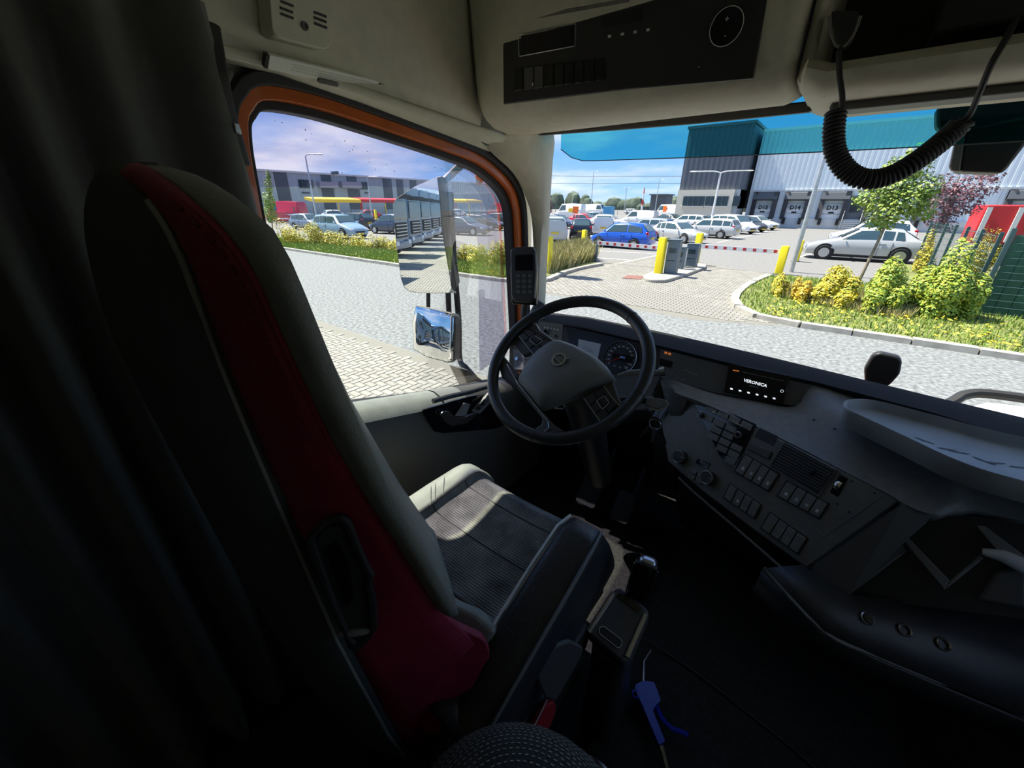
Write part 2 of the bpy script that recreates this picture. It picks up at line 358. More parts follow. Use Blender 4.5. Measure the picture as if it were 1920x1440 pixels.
MB().tube([P(-.935, -1.2, 1.586), P(-.935, .345, 1.582)], .006, 8).build('rail', M['beige'], cur)
MB().tube(crom([P(-.915, .345, 1.56), P(-.90, .335, 1.50), P(-.90, .332, 1.44), P(-.905, .338, 1.36)], 5), .010, 8, flat=.45).build('tie_strap', M['black'], cur)
box1('buckle', M['silver'], cur, (-.893, .335, 1.415), (.006, .010, .016), Fr(P(0, 0, 0), (1, 0, 0), (0, 0, 1)), bevel=.002)
# ------------------------------------------------------------------ roof side
zu = lambda y: 1.563 - .07 * max(0, y - .47)
zl = lambda y: 1.552 - .135 * max(0, y - .55)
MB().grid([[P(-1.005, y, zu(y)), P(-1.0, y, zu(y) + .04), P(-.985, y, 1.85), P(-.94, y, 2.08)] for y in (-1.5, -.8, 0, .5, .8, 1.08)]).build('trim_5', M['beige'], kind=S, solid=.02, off=1, label='beige roof side panel above the driver door')
MB().grid([[P(-1.005, y, zu(y)), P(-1.03, y, zu(y) * .6 + zl(y) * .4), P(-1.045, y, zl(y) + .003), P(-1.07, y, zl(y) + .012)] for y in (-1.0, 0, .3, .5, .7, .9, 1.0, 1.1, 1.2)]).build('trim_6', M['beige'], kind=S, solid=.012, off=1, label='beige cantrail moulding over the door opening')
cf = Fr(P(-1.02, .6, 1.545), (0, 1, -.03), (1, 0, -.75))
for nm, m_ in (('trim_7', 'beige2'),):
    MB().tube([P(-1.022, y, zu(y) - .012) for y in (.2, .5, .8, 1.05)], .005, 6).build(nm, M[m_], kind=S, label='thin beige guide rail under the roof side panel')
MB().tube([P(-1.036, y, zu(y) * .4 + zl(y) * .6 + .002) for y in (.62, .72, .82, .9)], .0035, 6).build('trim_8', M['dash2'], kind=S, label='dark slot strip above the door frame')
lamp = thing('interior_lamp', P(-1.02, .6, 1.55), 'pale interior lamp strip set above the driver door', 'lamp')
lf = Fr(at(615, 140, X=-1.000), at(715, 170, X=-1.000) - at(515, 108, X=-1.000), (.8, .1, -.75))
MB().plate(lf, rrect(.262, .026, .004), -.004, .004).build('lens', M['lens'], lamp, bevel=.001)
box1('end_cap', M['black'], lamp, (-.134, 0, 0), (.007, .024, .010), lf); box1('end_cap', M['black'], lamp, (.140, 0, 0), (.016, .020, .010), lf)
sw = MB().plate(lf.at(.0, -.012, .004), rrect(.05, .009, .004), 0, .004).build('switch', M['dash2'], lamp)
for i in range(34):
    for j in range(3):
        pass
MB().add(*(lambda q: ([p for x in q for p in x], [(4 * i, 4 * i + 1, 4 * i + 2, 4 * i + 3) for i in range(len(q))]))([[lf(-.085 + i * .0058 + (j % 2) * .003, -.006 + j * .0055, .0045), lf(-.082 + i * .0058 + (j % 2) * .003, -.006 + j * .0055, .0045), lf(-.082 + i * .0058 + (j % 2) * .003, -.003 + j * .0055, .0045), lf(-.085 + i * .0058 + (j % 2) * .003, -.003 + j * .0055, .0045)] for i in range(34) for j in range(3)])).build('lens_pattern', M['beige'], lamp, smooth=0, kind='stuff')
# vent housing on the roof side panel
vb = thing('speaker_housing', P(-1.0, .55, 1.57), 'beige slotted housing with a screw on the roof side panel', 'housing')
vf = Fr(at(560, 60, X=-.955), (0, 1, 0), (1, .05, -.12))
def vpx(*q, w=0): return [vf.px(x, y, w) for x, y in q]
MB().prism(rpoly(vpx((500, -80), (511, 58), (522, 70), (612, 93), (624, 78), (628, -60)), .008), vf.z * -.045, 1.0).build('body', M['beige'], vb, bevel=.006)
for k, (x, y) in enumerate(((527, -14), (526, 0), (525, 12), (526, 23), (588, 20), (588, 30), (589, 41))):
    MB().prism(vpx((x, y), (x + 24, y + 9), (x + 24, y + 14), (x, y + 5), w=.0005), vf.z * .0012).build('slot', M['black'], vb, smooth=0)
sf = Fr(vf.px(571, 49, .001), vf.x, vf.z)
MB().lathe(sf, [(.007, 0), (.007, .003), (.004, .003), (.003, .001)], 16).build('screw', M['dash2'], vb)
# ------------------------------------------------------------------ A pillar, header
Lp = [at(*p, X=-1.04) for p in ((880, 262), (925, 290), (962, 325), (988, 375), (1001, 430), (1006, 500), (1008, 570), (1008, 640))]
Lp[0] = P(-1.045, 1.10, 1.50)
Mp = [P(-1.0, 1.25, 1.53), P(-.995, 1.36, 1.50), P(-1.0, 1.41, 1.42), P(-1.004, 1.43, 1.32), P(-1.008, 1.438, 1.20), P(-1.01, 1.442, 1.05), P(-1.01, 1.445, .90), P(-1.01, 1.445, .72)]
Rp = [P(-.975, 1.36, 1.535), P(-.985, 1.45, 1.53), P(-.997, 1.465, 1.45), P(-1.003, 1.47, 1.33), P(-1.006, 1.472, 1.20), P(-1.008, 1.472, 1.05), P(-1.008, 1.47, .90), P(-1.008, 1.47, .72)]
Qp = [p + V((-.06, .05, 0)) for p in Rp]
MB().grid([crom(x, 3) for x in (Lp, Mp, Rp, Qp)]).build('trim_9', M['beige'], kind=S, smooth=60, solid=.012, off=1, label='beige front pillar trim beside the windshield')
MB().tube(crom([at(*p, X=-1.034) for p in ((900, 264), (922, 277), (945, 296), (964, 318))], 5), .006, 6).build('trim_10', M['dash2'], kind=S, label='dark slot along the front pillar trim')
# right hand pillar and door, mostly out of view
MB().box((1.02, 1.46, 1.05), (.10, .12, 1.1), Fr(P(0, 0, 0), (1, 0, 0), (0, 0, 1))).build('trim_11', M['beige'], kind=S, bevel=.02, label='beige pillar trim on the passenger side')
MB().box((1.07, .75, .35), (.10, 1.3, .7), Fr(P(0, 0, 0), (1, 0, 0), (0, 0, 1))).build('door_2', M['dash2'], kind=S, bevel=.02, label='dark passenger door lining')
g = MB(); g.prism([P(1.112, y, z) for y, z in offset2(WO, .012)], (.005, 0, 0)); g.build('window_3', M['wglass'], kind=S, smooth=0, label='side window glass of the passenger door')
# ------------------------------------------------------------------ windshield
def wsh(x, t, d=0.0):                      # t 0 bottom .. 1 top
    s = x / 1.04
    return P(x, 1.62 - .10 * s * s - .07 * t + d, .70 + .92 * t)
xs = [-1.04 + 2.08 * i / 48 for i in range(49)]
MB().grid([[wsh(x, t) for x in xs] for t in (0, .2, .4, .6, .8, 1)]).build('window_2', M['wglass'], kind=S, smooth=180, label='large curved windshield glass')
WS = bpy.data.objects['window_2']
def band_t(x): return .815 + (.09 * max(0, (-x - .84) / .15) ** 2.5 if x < -.84 else 0) - .012 * math.sin((x + 1) * 1.2)
MB().grid([[wsh(x, band_t(x) * (1 - k / 3) + k / 3, -.004) for x in xs if x > -.985] for k in range(4)]).build('sun_band', M['tint'], WS, smooth=180, label='teal tinted sun band along the windshield top')
MB().tube([wsh(x, band_t(x), -.005) for x in xs if x > -.985], .0016, 5).build('band_edge', M['dash2'], WS)
for s_, n_ in ((-1, 'trim_17'), (1, 'trim_18')): box1(n_, M['dash2'], None, (1.10 * s_, 1.62, .34), (.05, .34, .86), Fr(P(0, 0, 0), (1, 0, 0), (0, 0, 1)), kind=S, label='dark kick panel beside the ' + ('driver' if s_ < 0 else 'passenger') + ' footwell')
# ------------------------------------------------------------------ overhead console
ov = thing('overhead_console', P(-.58, 1.2, 1.5), 'beige overhead console with a black control panel above the windshield', 'console')
def oprof(x, r=0.0): return [P(x, .98, 2.07), P(x, 1.01, 1.80), P(x, 1.035, 1.60), P(x, 1.045, 1.555), P(x, 1.065, 1.528), P(x, 1.10, 1.512), P(x, 1.17, 1.505), P(x, 1.26, 1.513), P(x, 1.36, 1.535), P(x, 1.44, 1.58), P(x, 1.44, 2.07)]
def shr(pr, k, dz): return [V((p.x, p.y + (1.25 - p.y) * k, p.z + dz * (1 if p.z < 1.9 + Z0 else 0))) for p in pr]
MB().loft([shr(oprof(-.995), .14, .05), shr(oprof(-.99), .06, .02), oprof(-.965), oprof(-.7), oprof(-.4), oprof(-.215), shr(oprof(-.195), .03, .01), shr(oprof(-.188), .10, .03)]).build('body', M['beige'], ov, smooth=50)
of = Fr(P(-.55, 1.038, 1.60), (1, 0, 0), (0, -1, -.09))
opx = lambda *q, w=0: [of.px(x, y, w) for x, y in q]
pn = MB().prism(opx((946, -60), (948, 196), (1180, 168), (1414, 148), (1446, -30), w=-.004), of.z * .010).build('control_panel', M['black'], ov, bevel=.002)
fr_ = opx((972, 65), (1080, 44), (1079, 86), (973, 106), w=.0065); 
MB().tube(rpoly(fr_, .004), .0011, 5, closed=True).build('slot_frame', M['silver'], pn)
MB().prism(opx((978, 68), (1074, 49), (1073, 84), (979, 102), w=.006), of.z * .002).build('slot_door', M['gloss'], pn, smooth=0)
MB().prism(opx((1130, 30), (1203, 18), (1202, 40), (1129, 54), w=.006), of.z * .002).build('display', M['dial'], pn, smooth=0)
for q in (((980, 30), (1090, 12), (1090, 20), (980, 40)), ((1080, 14), (1180, -4), (1180, 4), (1080, 22))): MB().prism(opx(*q, w=.006), of.z * .001).build('pale_line', M['dash'], pn, smooth=0)
rp = Fr(of.px(1363, 51, .006), of.x, of.z)
MB().lathe(rp, [(.030, 0), (.030, .004), (.0285, .006), (.0275, .004), (.0, .004)], 40).build('dial_knob', M['gloss'], pn)
MB().tube([rp(.0295 * math.cos(a * .157), .0295 * math.sin(a * .157), .005) for a in range(40)], .0009, 5, closed=True).build('dial_ring', M['piping'], pn)
for i in range(9):
    x = 965 + i * 19; y = 130 - i * 2.3
    MB().prism(opx((x, y), (x + 16, y - 2), (x + 16, y + 38), (x, y + 41), w=.006), of.z * .003).build('rocker_switch', M['dash2'] if i in (1, 2) else M['gloss'], pn, bevel=.001)
for i in range(4): MB().prism(opx((1140 + i * 24, 66 - i * 4), (1146 + i * 24, 65 - i * 4), (1146 + i * 24, 70 - i * 4), (1140 + i * 24, 71 - i * 4), w=.0062), of.z * .001).build('symbol', M['piping'], pn, smooth=0)
sym = Fr(of.px(999, 158, .0095), of.x, of.z); MB().plate(sym, [(-.002, -.003), (.002, -.003), (.002, .002), (0, .004), (-.002, .002)], 0, .0006).build('symbol', M['piping'], pn, smooth=0)
for x, y, t_ in ((1363, 36, '+'), (1360, 66, '-'), (1310, 124, '-')): text('symbol', t_, Fr(of.px(x, y, .011), of.x, of.z), .014, M['piping'], pn)
# storage compartment to the right
oc = thing('overhead_compartment', P(.4, 1.2, 1.5), 'beige overhead storage compartment with open dark niche above the windshield', 'compartment')
def cprof(x, d=0): return [P(x, 1.42, 1.57 + d), P(x, 1.11, 1.548 + d), P(x, 1.070, 1.538 + d), P(x, 1.058, 1.524 + d), P(x, 1.064, 1.508 + d), P(x, 1.085, 1.497 + d), P(x, 1.14, 1.492 + d), P(x, 1.42, 1.50 + d)]
MB().loft([shr(cprof(-.182, .03), .3, 0), cprof(-.165, .012), cprof(-.13), cprof(.3), cprof(1.05)]).build('lower_lip', M['beige'], oc, smooth=60)
box1('niche_back', M['shell'], oc, (.44, 1.42, 1.79), (1.24, .02, .50), Fr(P(0, 0, 0), (1, 0, 0), (0, 0, 1)))
box1('niche_side', M['beige'], oc, (-.172, 1.28, 1.79), (.02, .36, .54), Fr(P(0, 0, 0), (1, 0, 0), (0, 0, 1)), bevel=.008)
box1('top_rail', M['beige'], oc, (.44, 1.07, 2.0), (1.24, .08, .15), Fr(P(0, 0, 0), (1, 0, 0), (0, 0, 1)), bevel=.02)
box1('radio_unit', M['black'], oc, (.12, 1.27, 1.66), (.24, .20, .16), Fr(P(0, 0, 0), (1, 0, 0), (0, 0, 1)), bevel=.006)
# roller blind housings under the console
bl = thing('roller_blind', P(0, 1.34, 1.5), 'black roller blind housing along the top of the windshield', 'blind')
bq = [(1008, 246), (1150, 236), (1300, 224), (1420, 212), (1518, 202)]
MB().loft([[p, p + V((0, .04, .004)), p + V((0, .04, .024)), p + V((0, .0, .024))] for p in [at(x, y + 8, Y=1.36) for x, y in bq]]).build('blind_box', M['dash2'], bl, bevel=.004)
MB().loft([[p, p + V((0, .09, .004)), p + V((0, .09, .02)), p + V((0, .0, .016))] for p in [P(x, 1.17, 1.478) for x in (-.12, .3, .7, 1.0)]]).build('blind_box', M['dash2'], bl, bevel=.006)
MB().loft([[p, p + V((0, .05, .004)), p + V((0, .05, .014)), p + V((0, .0, .012))] for p in [P(x, 1.28, 1.487) for x in (-.13, .3, .7, 1.0)]]).build('blind_rail', M['beige'], bl, bevel=.004)
# ================================================================== DRIVER SEAT
seat = thing('driver_seat', P(-.53, .45, 0), 'driver seat in black, burgundy and grey leather with worn cushion', 'seat')
SX = -.53
def interp(t, tab):
    for (a, va), (b, vb) in zip(tab, tab[1:]):
        if t <= b or (b, vb) == tab[-1]:
            k = max(0, min(1, (t - a) / (b - a))); return va + (vb - va) * k
# z -> outline values: piping x-off, piping y, burgundy x-off, burgundy y, bolster x-off, bolster y, front y
zs = [.50, .58, .66, .74, .82, .90, .97, 1.05, 1.12, 1.18, 1.22, 1.25, 1.265, 1.28, 1.29, 1.30, 1.308, 1.315, 1.32]
zb_ = [.845, .87] + zs[5:]
tap = lambda z: 1.0 if z < 1.25 else math.sqrt(max(.04, 1 - ((z - 1.25) / .0725) ** 2))
def ypip(z): return interp(z, [(.45, .175), (.575, .152), (.807, .124), (.995, .111), (1.10, .104), (1.17, .100), (1.3, .098), (1.4, .098)])
def ybur(z): return interp(z, [(.45, .37), (.647, .290), (.826, .214), (.97, .174), (1.05, .150), (1.12, .131), (1.21, .115), (1.27, .106), (1.313, .098), (1.4, .095)])
def wpip(z): return tap(z) * interp(z, [(.45, .165), (.8, .145), (1.15, .13), (1.25, .125), (1.40, .125)])
def wbur(z): return tap(z) * interp(z, [(.45, .225), (.8, .222), (1.10, .217), (1.2, .212), (1.40, .205)])
def wbol(z): return tap(z) * interp(z, [(.45, .25), (.8, .248), (1.0, .246), (1.1, .243), (1.2, .240), (1.4, .235)])
def strip(f0, f1, z_list, s, n=4, bulge=.0, bdir=(0, 0)):
    rows = []
    for z in z_list:
        a, b = f0(z), f1(z); r_ = []
        for k in range(n + 1):
            t = k / n; m_ = math.sin(t * math.pi) * bulge
            r_.append(P(SX + s * (a[0] + (b[0] - a[0]) * t + bdir[0] * m_), a[1] + (b[1] - a[1]) * t + bdir[1] * m_, z))
        rows.append(r_)
    return rows
fp = lambda z: (wpip(z), ypip(z)); fb = lambda z: (wbur(z), ybur(z))
rsil = lambda z: interp(z, [(.45, 1.25), (.66, 1.04), (.75, .93), (.87, .776), (.97, .67), (1.10, .555), (1.17, .494), (1.25, .439), (1.29, .403), (1.33, .37)])
fo = lambda z: (wbol(z), max(ybur(z) + .004, rsil(z) * (.50 - wbol(z)) if z < 1.27 else ybur(z) + .010)); ff = lambda z: (.13 * tap(z), rsil(min(z, 1.25)) * .36 - .012 - (1 - tap(z)) * .03)
# rear shell, bulged towards the camera
rows = []
for z in zs:
    w_ = wpip(z); y0 = ypip(z); d = .042 if z < 1.2 else .042 - .02 * (z - 1.2) / .12
    rows.append([P(SX + w_ * math.sin(a), y0 - d * (math.cos(a) - 0) + (1 - tap(z)) * .02, z) for a in [-math.pi / 2 + math.pi * k / 14 for k in range(15)]])
MB().grid(rows).build('back_shell', M['shell'], seat, smooth=180, solid=.01, off=1)
for s in (1, -1):
    MB().grid(strip(fp, fb, zs, s, 5, .006, (0, -1))).build('side_panel', M['burg'], seat, smooth=180, solid=.008, off=1 if s > 0 else -1, label='burgundy leather side panel of the backrest')
    MB().grid([a + b[1:] for a, b in zip(strip(fb, fo, zb_, s, 4, .004, (1, -.3)), strip(fo, ff, zb_, s, 3, .0, (.5, .8)))]).build('bolster', M['grey'], seat, smooth=180, solid=.006, off=1 if s > 0 else -1)
    MB().tube([P(SX + s * (wpip(z) + .004), ypip(z) - .0118, z) for z in zs[:-3]], .0028, 8).build('piping', M['grey'], seat)
    st = MB()
    for i in range(70):
        z = .66 + i * .0092; a, b = fb(z), fb(z + .005)
        st.tube([P(SX + s * (a[0] - .010), a[1] - .0125, z), P(SX + s * (b[0] - .010), b[1] - .0125, z + .005)], .0016, 5)
    st.build('stitching', M['burgst'], seat, kind='stuff')
    MB().tube([P(SX + s * wbur(z), ybur(z) - .006, z) for z in zs[2:]], .0036, 6).build('seam', M['burg'], seat)
# front of the backrest and headrest top
rows = []
for z in [.83] + zs[5:]:
    a = ff(z); w_ = a[0]
    rows.append([P(SX + w_ * k / 6, a[1] + .0, z) for k in range(-6, 7)])
MB().grid(rows).build('back_front', M['cush'], seat, smooth=180)
top = []
for j in range(7):
    t = j / 6; top.append([P(SX + (.165 * math.cos(a)) * (1 if t < .5 else 1) * math.cos(t * math.pi / 2), .116 + .034 * math.sin(a) * math.cos(t * math.pi / 2), 1.292 + .042 * math.sin(t * math.pi / 2)) for a in [2 * math.pi * k / 24 for k in range(24)]])
MB().loft([[V((p.x, p.y, p.z - .012)) for p in r_] for r_ in top]).build('headrest_cap', M['shell'], seat, smooth=180)
# grip recess in the burgundy panel
gq = [(580, 1012), (588, 1000), (612, 975), (640, 970), (652, 978), (672, 1030), (690, 1068), (697, 1075), (690, 1090), (700, 1130), (702, 1180), (672, 1206), (657, 1200), (630, 1140)]
gf = Fr(P(SX + .180, .128, .90), (0, 0, 1), (P(SX + .215, .19, .9) - P(SX + .145, .118, .9)).cross(V((0, 0, 1))))
hp = MB().prism([gf.px(x, y, .004) for x, y in gq], gf.z * .012).build('recline_grip', M['black'], seat, bevel=.003)
MB().tube(rpoly([gf.px(x, y, .017) for x, y in gq], .006, 2), .004, 6, closed=True).build('grip_rim', M['rubber'], hp)
MB().prism(rpoly([gf.px(x, y, .016) for x, y in ((610, 1030), (632, 1012), (655, 1060), (664, 1120), (650, 1135))], .004), gf.z * .002).build('grip_slot', M['gloss'], hp, smooth=0)
MB().ell((0, 0, 0), (.005, .02, .004), fr=Fr(gf.px(668, 1185, .017), gf.x, gf.z)).build('grip_button', M['dash'], hp)
# cushion
def cprofile(y):
    f = (y - .26) / .50; h = .565 - .02 * math.sin(f * math.pi) + .012 * f; e = 1 if f < .8 else max(0., 1 - ((f - .8) / .2) ** 2.2)
    w_ = .262 - .03 * max(0, f - .6)
    z = lambda q: .40 + (q - .40) * (.45 + .55 * e)
    return [P(SX - w_, y, .40), P(SX - w_ - .006, y, z(.48)), P(SX - w_ + .012, y, z(.565)), P(SX - w_ + .05, y, z(h + .032)), P(SX - w_ + .09, y, z(h + .02)), P(SX - .155, y, z(h)), P(SX - .07, y, z(h - .006)), P(SX, y, z(h - .008)), P(SX + .07, y, z(h - .006)), P(SX + .155, y, z(h)), P(SX + w_ - .09, y, z(h + .02)), P(SX + w_ - .05, y, z(h + .03)), P(SX + w_ - .012, y, z(h)), P(SX + w_ + .004, y, z(.48)), P(SX + w_, y, .40)]
cy_ = [.20 + .02 * i for i in range(29)]
pr_ = [cprofile(y) for y in cy_]
def seg(a, b): return [crom(r[a:b + 1], 3) for r in pr_]
cu_ = MB().grid(seg(4, 10)).build('cushion_centre', M['cush'], seat, smooth=180, solid=.02)
MB().grid(seg(0, 4)).build('cushion_bolster', M['grey'], seat, smooth=180, solid=.02, label='wrinkled grey leather bolster by the door'); MB().grid(seg(10, 14)).build('cushion_bolster', M['blk_leather'], seat, smooth=180, solid=.02)
for k in (4, 10): MB().tube([r[k] + V((0, 0, .001)) for r in pr_[2:26]], .0018, 6).build('seam', M['black'], cu_)
for k in (9, 16, 22): MB().tube([p + V((0, 0, .0005)) for p in crom(pr_[k][4:11], 3)], .0018, 6).build('seam', M['black'], cu_)
rb = MB()
for i in range(60):
    r_ = cprofile(.30 + i * .0065)
    rb.tube([p + V((0, 0, .0002)) for p in crom(r_[5:10], 2)], .0009, 4)
rb.build('ribbing', M['cush'], cu_, kind='stuff')
for i in range(6):
    a = random.random(); y = .45 + .3 * a; r_ = cprofile(y); r2 = cprofile(y - .05 - .04 * random.random())
    MB().tube(crom([r_[2] + V((0, 0, .001)), (r_[3] + r2[3]) / 2 + V((0, 0, .0015)), r2[4] + V((0, 0, .0))], 4), .0009, 5).build('wrinkle', M['grey'], cu_)
# lumbar pad between backrest and armrest
lf2 = Fr(P(SX + .215, .33, .62), (1, 0, 0), (.3, -.8, .55))
MB().prism(rpoly([lf2.px(x, y) for x, y in ((826, 1120), (838, 1112), (905, 1140), (940, 1170), (918, 1212), (828, 1162))], .01), lf2.z * .03).build('hip_pad', M['grey'], seat, bevel=.012, seg=3)
hq = [(832, 1150), (905, 1185), (918, 1212), (870, 1300), (820, 1366), (760, 1345), (720, 1335), (700, 1290), (760, 1200), (800, 1150)]
sf2 = Fr(P(SX + .20, .235, .62), (0, 1, 0), (.75, -.62, .05))
MB().prism(rpoly([sf2.px(x, y) for x, y in hq], .01), sf2.z * .012).build('hip_panel', M['burg'], seat, bevel=.005, label='burgundy leather panel at the hip of the seat')
# armrest
def armsec(c, w_, h_, n=16):
    return [c + V((math.copysign(abs(math.cos(a)) ** .45, math.cos(a)) * w_, 0, math.copysign(abs(math.sin(a)) ** .45, math.sin(a)) * h_)) for a in [2 * math.pi * (k + .5) / n for k in range(n)]]
ap = [P(-.285, .17, .50), P(-.285, .21, .545), P(-.283, .28, .58), P(-.281, .36, .615), P(-.28, .44, .648), P(-.28, .52, .68), P(-.28, .56, .69), P(-.28, .572, .685)]
aw = [(.030, .03), (.038, .042), (.042, .05), (.044, .055), (.045, .055), (.044, .05), (.038, .04), (.018, .02)]
arm = MB().loft([armsec(p, *s_) for p, s_ in zip(ap, aw)]).build('armrest', M['blk_leather'], seat, smooth=180)
for s in (-1, 1): MB().tube([p + V((s * (w_ + .0) * .93, 0, h_ * .96)) for p, (w_, h_) in zip(ap[1:7], aw[1:7])], .0026, 6).build('piping', M['piping'] if s < 0 else M['dash'], arm)
MB().cyl(P(-.31, .22, .50), P(-.26, .22, .50), .035).build('armrest_pivot', M['black'], seat)
# base, suspension, belt parts
box1('seat_pan', M['black'], seat, (SX, .50, .385), (.50, .46, .06), Fr(P(0, 0, 0), (1, 0, 0), (0, 0, 1)), bevel=.015)
bw = []
for i in range(9): bw.append([P(SX + x * (.19 + .012 * (i % 2)), .48 + y * (.17 + .012 * (i % 2)), .06 + .30 * i / 8) for x, y in rrect(2, 2, .5)])
MB().loft(bw).build('bellows', M['rubber'], seat, smooth=30)
box1('base_rail', M['black'], seat, (SX, .48, .03), (.44, .50, .06), Fr(P(0, 0, 0), (1, 0, 0), (0, 0, 1)), bevel=.01)
MB().prism(rpoly([P(-.255, y, z) for y, z in ((.05, .12), (.25, .12), (.60, .34), (.60, .42), (.30, .42), (.10, .50))], .03), (-.03, 0, 0)).build('side_shield', M['black'], seat, bevel=.008)
rq = Fr(P(-.215, .38, .28), (0, 1, 0), (1, -.25, .2))
bs = MB().prism(rpoly([rq.px(x, y) for x, y in ((1033, 1305), (1036, 1322), (1030, 1340), (1000, 1400), (965, 1400), (985, 1365), (1018, 1312))], .01), rq.z * .012).build('belt_stalk', M['redcloth'], seat, bevel=.003, label='red webbing belt stalk beside the seat')
MB().tube([rq.px(x, y, .013) for x, y in ((1026, 1312), (1010, 1345), (982, 1398))], .0012, 5).build('belt_stitching', M['piping'], bs)
MB().prism([rq.px(x, y, .01) for x, y in ((985, 1278), (998, 1252), (1006, 1258), (990, 1275))], rq.z * .01).build('buckle_button', M['red'], seat, bevel=.001, label='bright red belt buckle button')
MB().prism(rpoly([rq.px(x, y) for x, y in ((1035, 1205), (1062, 1195), (1088, 1208), (1085, 1225), (1035, 1310), (1015, 1300), (1000, 1262))], .008), rq.z * .010).build('buckle_cover', M['dash2'], seat, bevel=.004)
MB().prism([sf2.px(x, y, .02) for x, y in ((856, 1332), (868, 1342), (872, 1352), (860, 1372), (853, 1350))], sf2.z * .004).build('paper_tag', M['paper'], seat, bevel=.001, label='small pale tag at the seat base')
# woven cushion in the foreground
CXc, CYc, CZc, CRx, CRy, CHz = -.108, .118, .685, .138, .132, .092
wc = thing('woven_cushion', P(CXc, CYc, .10), 'charcoal woven fabric cushion with a dashed pattern in front of the seat base', 'cushion')
def cdome(a, b, k=1.0): return P(CXc + CRx * k * math.cos(a) ** .6 * math.cos(b), CYc + CRy * k * math.cos(a) ** .6 * math.sin(b), CZc + CHz * k * math.sin(a))
rings = [[cdome(math.pi / 2 * j / 10 * .999, 2 * math.pi * k / 32) for k in range(32)] for j in range(11)]
low = [[P(CXc + (p.x - CXc) * q, CYc + (p.y - CYc) * q, z) for p in rings[0]] for z, q in ((.10, .86), (.30, .88), (.58, .94))]
MB().loft(low + rings).build('cover', M['weave'], wc, smooth=180)
d = MB()
for j in range(1, 27):
    a = math.pi / 2 * j / 27; n_ = int(120 * math.cos(a) ** .6) + 3
    for k in range(n_):
        b = 2 * math.pi * (k + .5 * (j % 2)) / n_; c = cdome(a, b, 1.004); c2 = cdome(a, b + .002, 1.004); c3 = cdome(a + .01, b, 1.004)
        t = (c2 - c).normalized(); u_ = (c3 - c).normalized()
        d.add([c - t * .0018 - u_ * .0006, c + t * .0018 - u_ * .0006, c + t * .0018 + u_ * .0006, c - t * .0018 + u_ * .0006], [(0, 1, 2, 3)])
d.build('woven_dashes', M['grey'], wc, smooth=0, kind='stuff')
MB().tube(crom([P(-.185, .40, .10), P(-.18, .40, .24), P(-.15, .41, .315), P(-.10, .405, .32), P(-.06, .39, .25), P(-.055, .385, .10)], 6), .006, 8).build('metal_hoop', M['silver'], label='thin curved metal hoop standing on the cab floor beside the red belt stalk', cat='hoop')
# ================================================================== DASHBOARD
CF = Fr(P(0, 0, 0), (1, 0, 0), (0, 0, 1))
def pp(name, m, par, fr, q, w=0.0, d=.003, bevel=0, rnd=0, smooth=0, taper=1.0, **k):
    pts = [fr.px(x, y, w) for x, y in q]
    if rnd: pts = rpoly(pts, rnd)
    return MB().prism(pts, fr.z * d, taper).build(name, m if not isinstance(m, str) else M[m], par, smooth=smooth or (35 if bevel else 0), bevel=bevel, **k)
dash = thing('dashboard', P(0, 1.35, .3), 'dark grey moulded truck dashboard under the windshield', 'dashboard')
IFr = Fr(at(1163, 660, Y=1.40), (1, 0, 0), (0, -.87, .49))
I = lambda x, y, w=0: IFr.px(x, y, w)
ztop = I(1527, 722).z - Z0
# black defroster hood from the windshield base to the dash
B_ = [at(x, y, Y=1.575) for x, y in ((1003, 585), (1100, 598), (1240, 627), (1400, 664), (1560, 703), (1750, 750), (1920, 790))]
B_ = [P(-1.0, 1.46, B_[0].z - Z0)] + B_ + [P(.75, 1.50, B_[-1].z - Z0), P(1.0, 1.44, B_[-1].z - Z0)]
MB().tube([p + V((0, .012, -.010)) for p in crom(B_, 4)], .010, 8).build('trim_12', M['rubber'], kind=S, label='black rubber strip along the windshield base')
L1 = [I(1003, 600), I(1100, 617), I(1240, 650), I(1400, 690), I(1530, 718)] + [at(x, y, cz=ztop) for x, y in ((1750, 776), (1920, 828))]
L1 = [P(-1.0, 1.40, L1[0].z - Z0)] + L1 + [P(.75, 1.40, ztop), P(1.0, 1.36, ztop)]
MB().grid([[p + V((0, .06, -.14)) for p in B_], B_, [(a * .5 + b * .5) + V((0, 0, .006)) for a, b in zip(B_, L1)], L1, [p + V((0, .01, -.02)) for p in L1]]).build('hood', M['hoodm'], dash, smooth=50, solid=.01)
# main moulded top
ra = [I(1200, 694), I(1240, 706), I(1290, 722), I(1338, 737), I(1420, 752), I(1490, 762), I(1527, 722)] + [at(x, y, cz=ztop - .004) for x, y in ((1620, 742), (1760, 781), (1920, 832))]
rb_ = [at(x, y, cz=.715) for x, y in ((1198, 702), (1238, 713), (1285, 730), (1330, 745), (1420, 776), (1500, 808), (1570, 845), (1660, 890), (1780, 938), (1920, 955))]
rc = [at(x, y, cz=.70) for x, y in ((1200, 712), (1236, 724), (1280, 742), (1312, 753), (1412, 797), (1500, 840), (1580, 882), (1660, 923), (1745, 964), (1920, 978))]
ra += [P(1.0, 1.36, ztop)]; rb_ += [P(1.0, 1.13, .715)]; rc += [P(1.0, 1.08, .69)]
rab = [(a + b) / 2 + V((0, 0, .010 if i > 6 else .004)) for i, (a, b) in enumerate(zip(ra, rb_))]
rd = [p + V((0, .02, -.035)) for p in rc]
rows = [crom(r_, 4) for r_ in (ra, rab, rb_, rc, rd)]
MB().grid([[r_[i] for r_ in rows] for i in range(len(rows[0]))]).build('top_cover', M['dash'], dash, smooth=70, solid=.006)
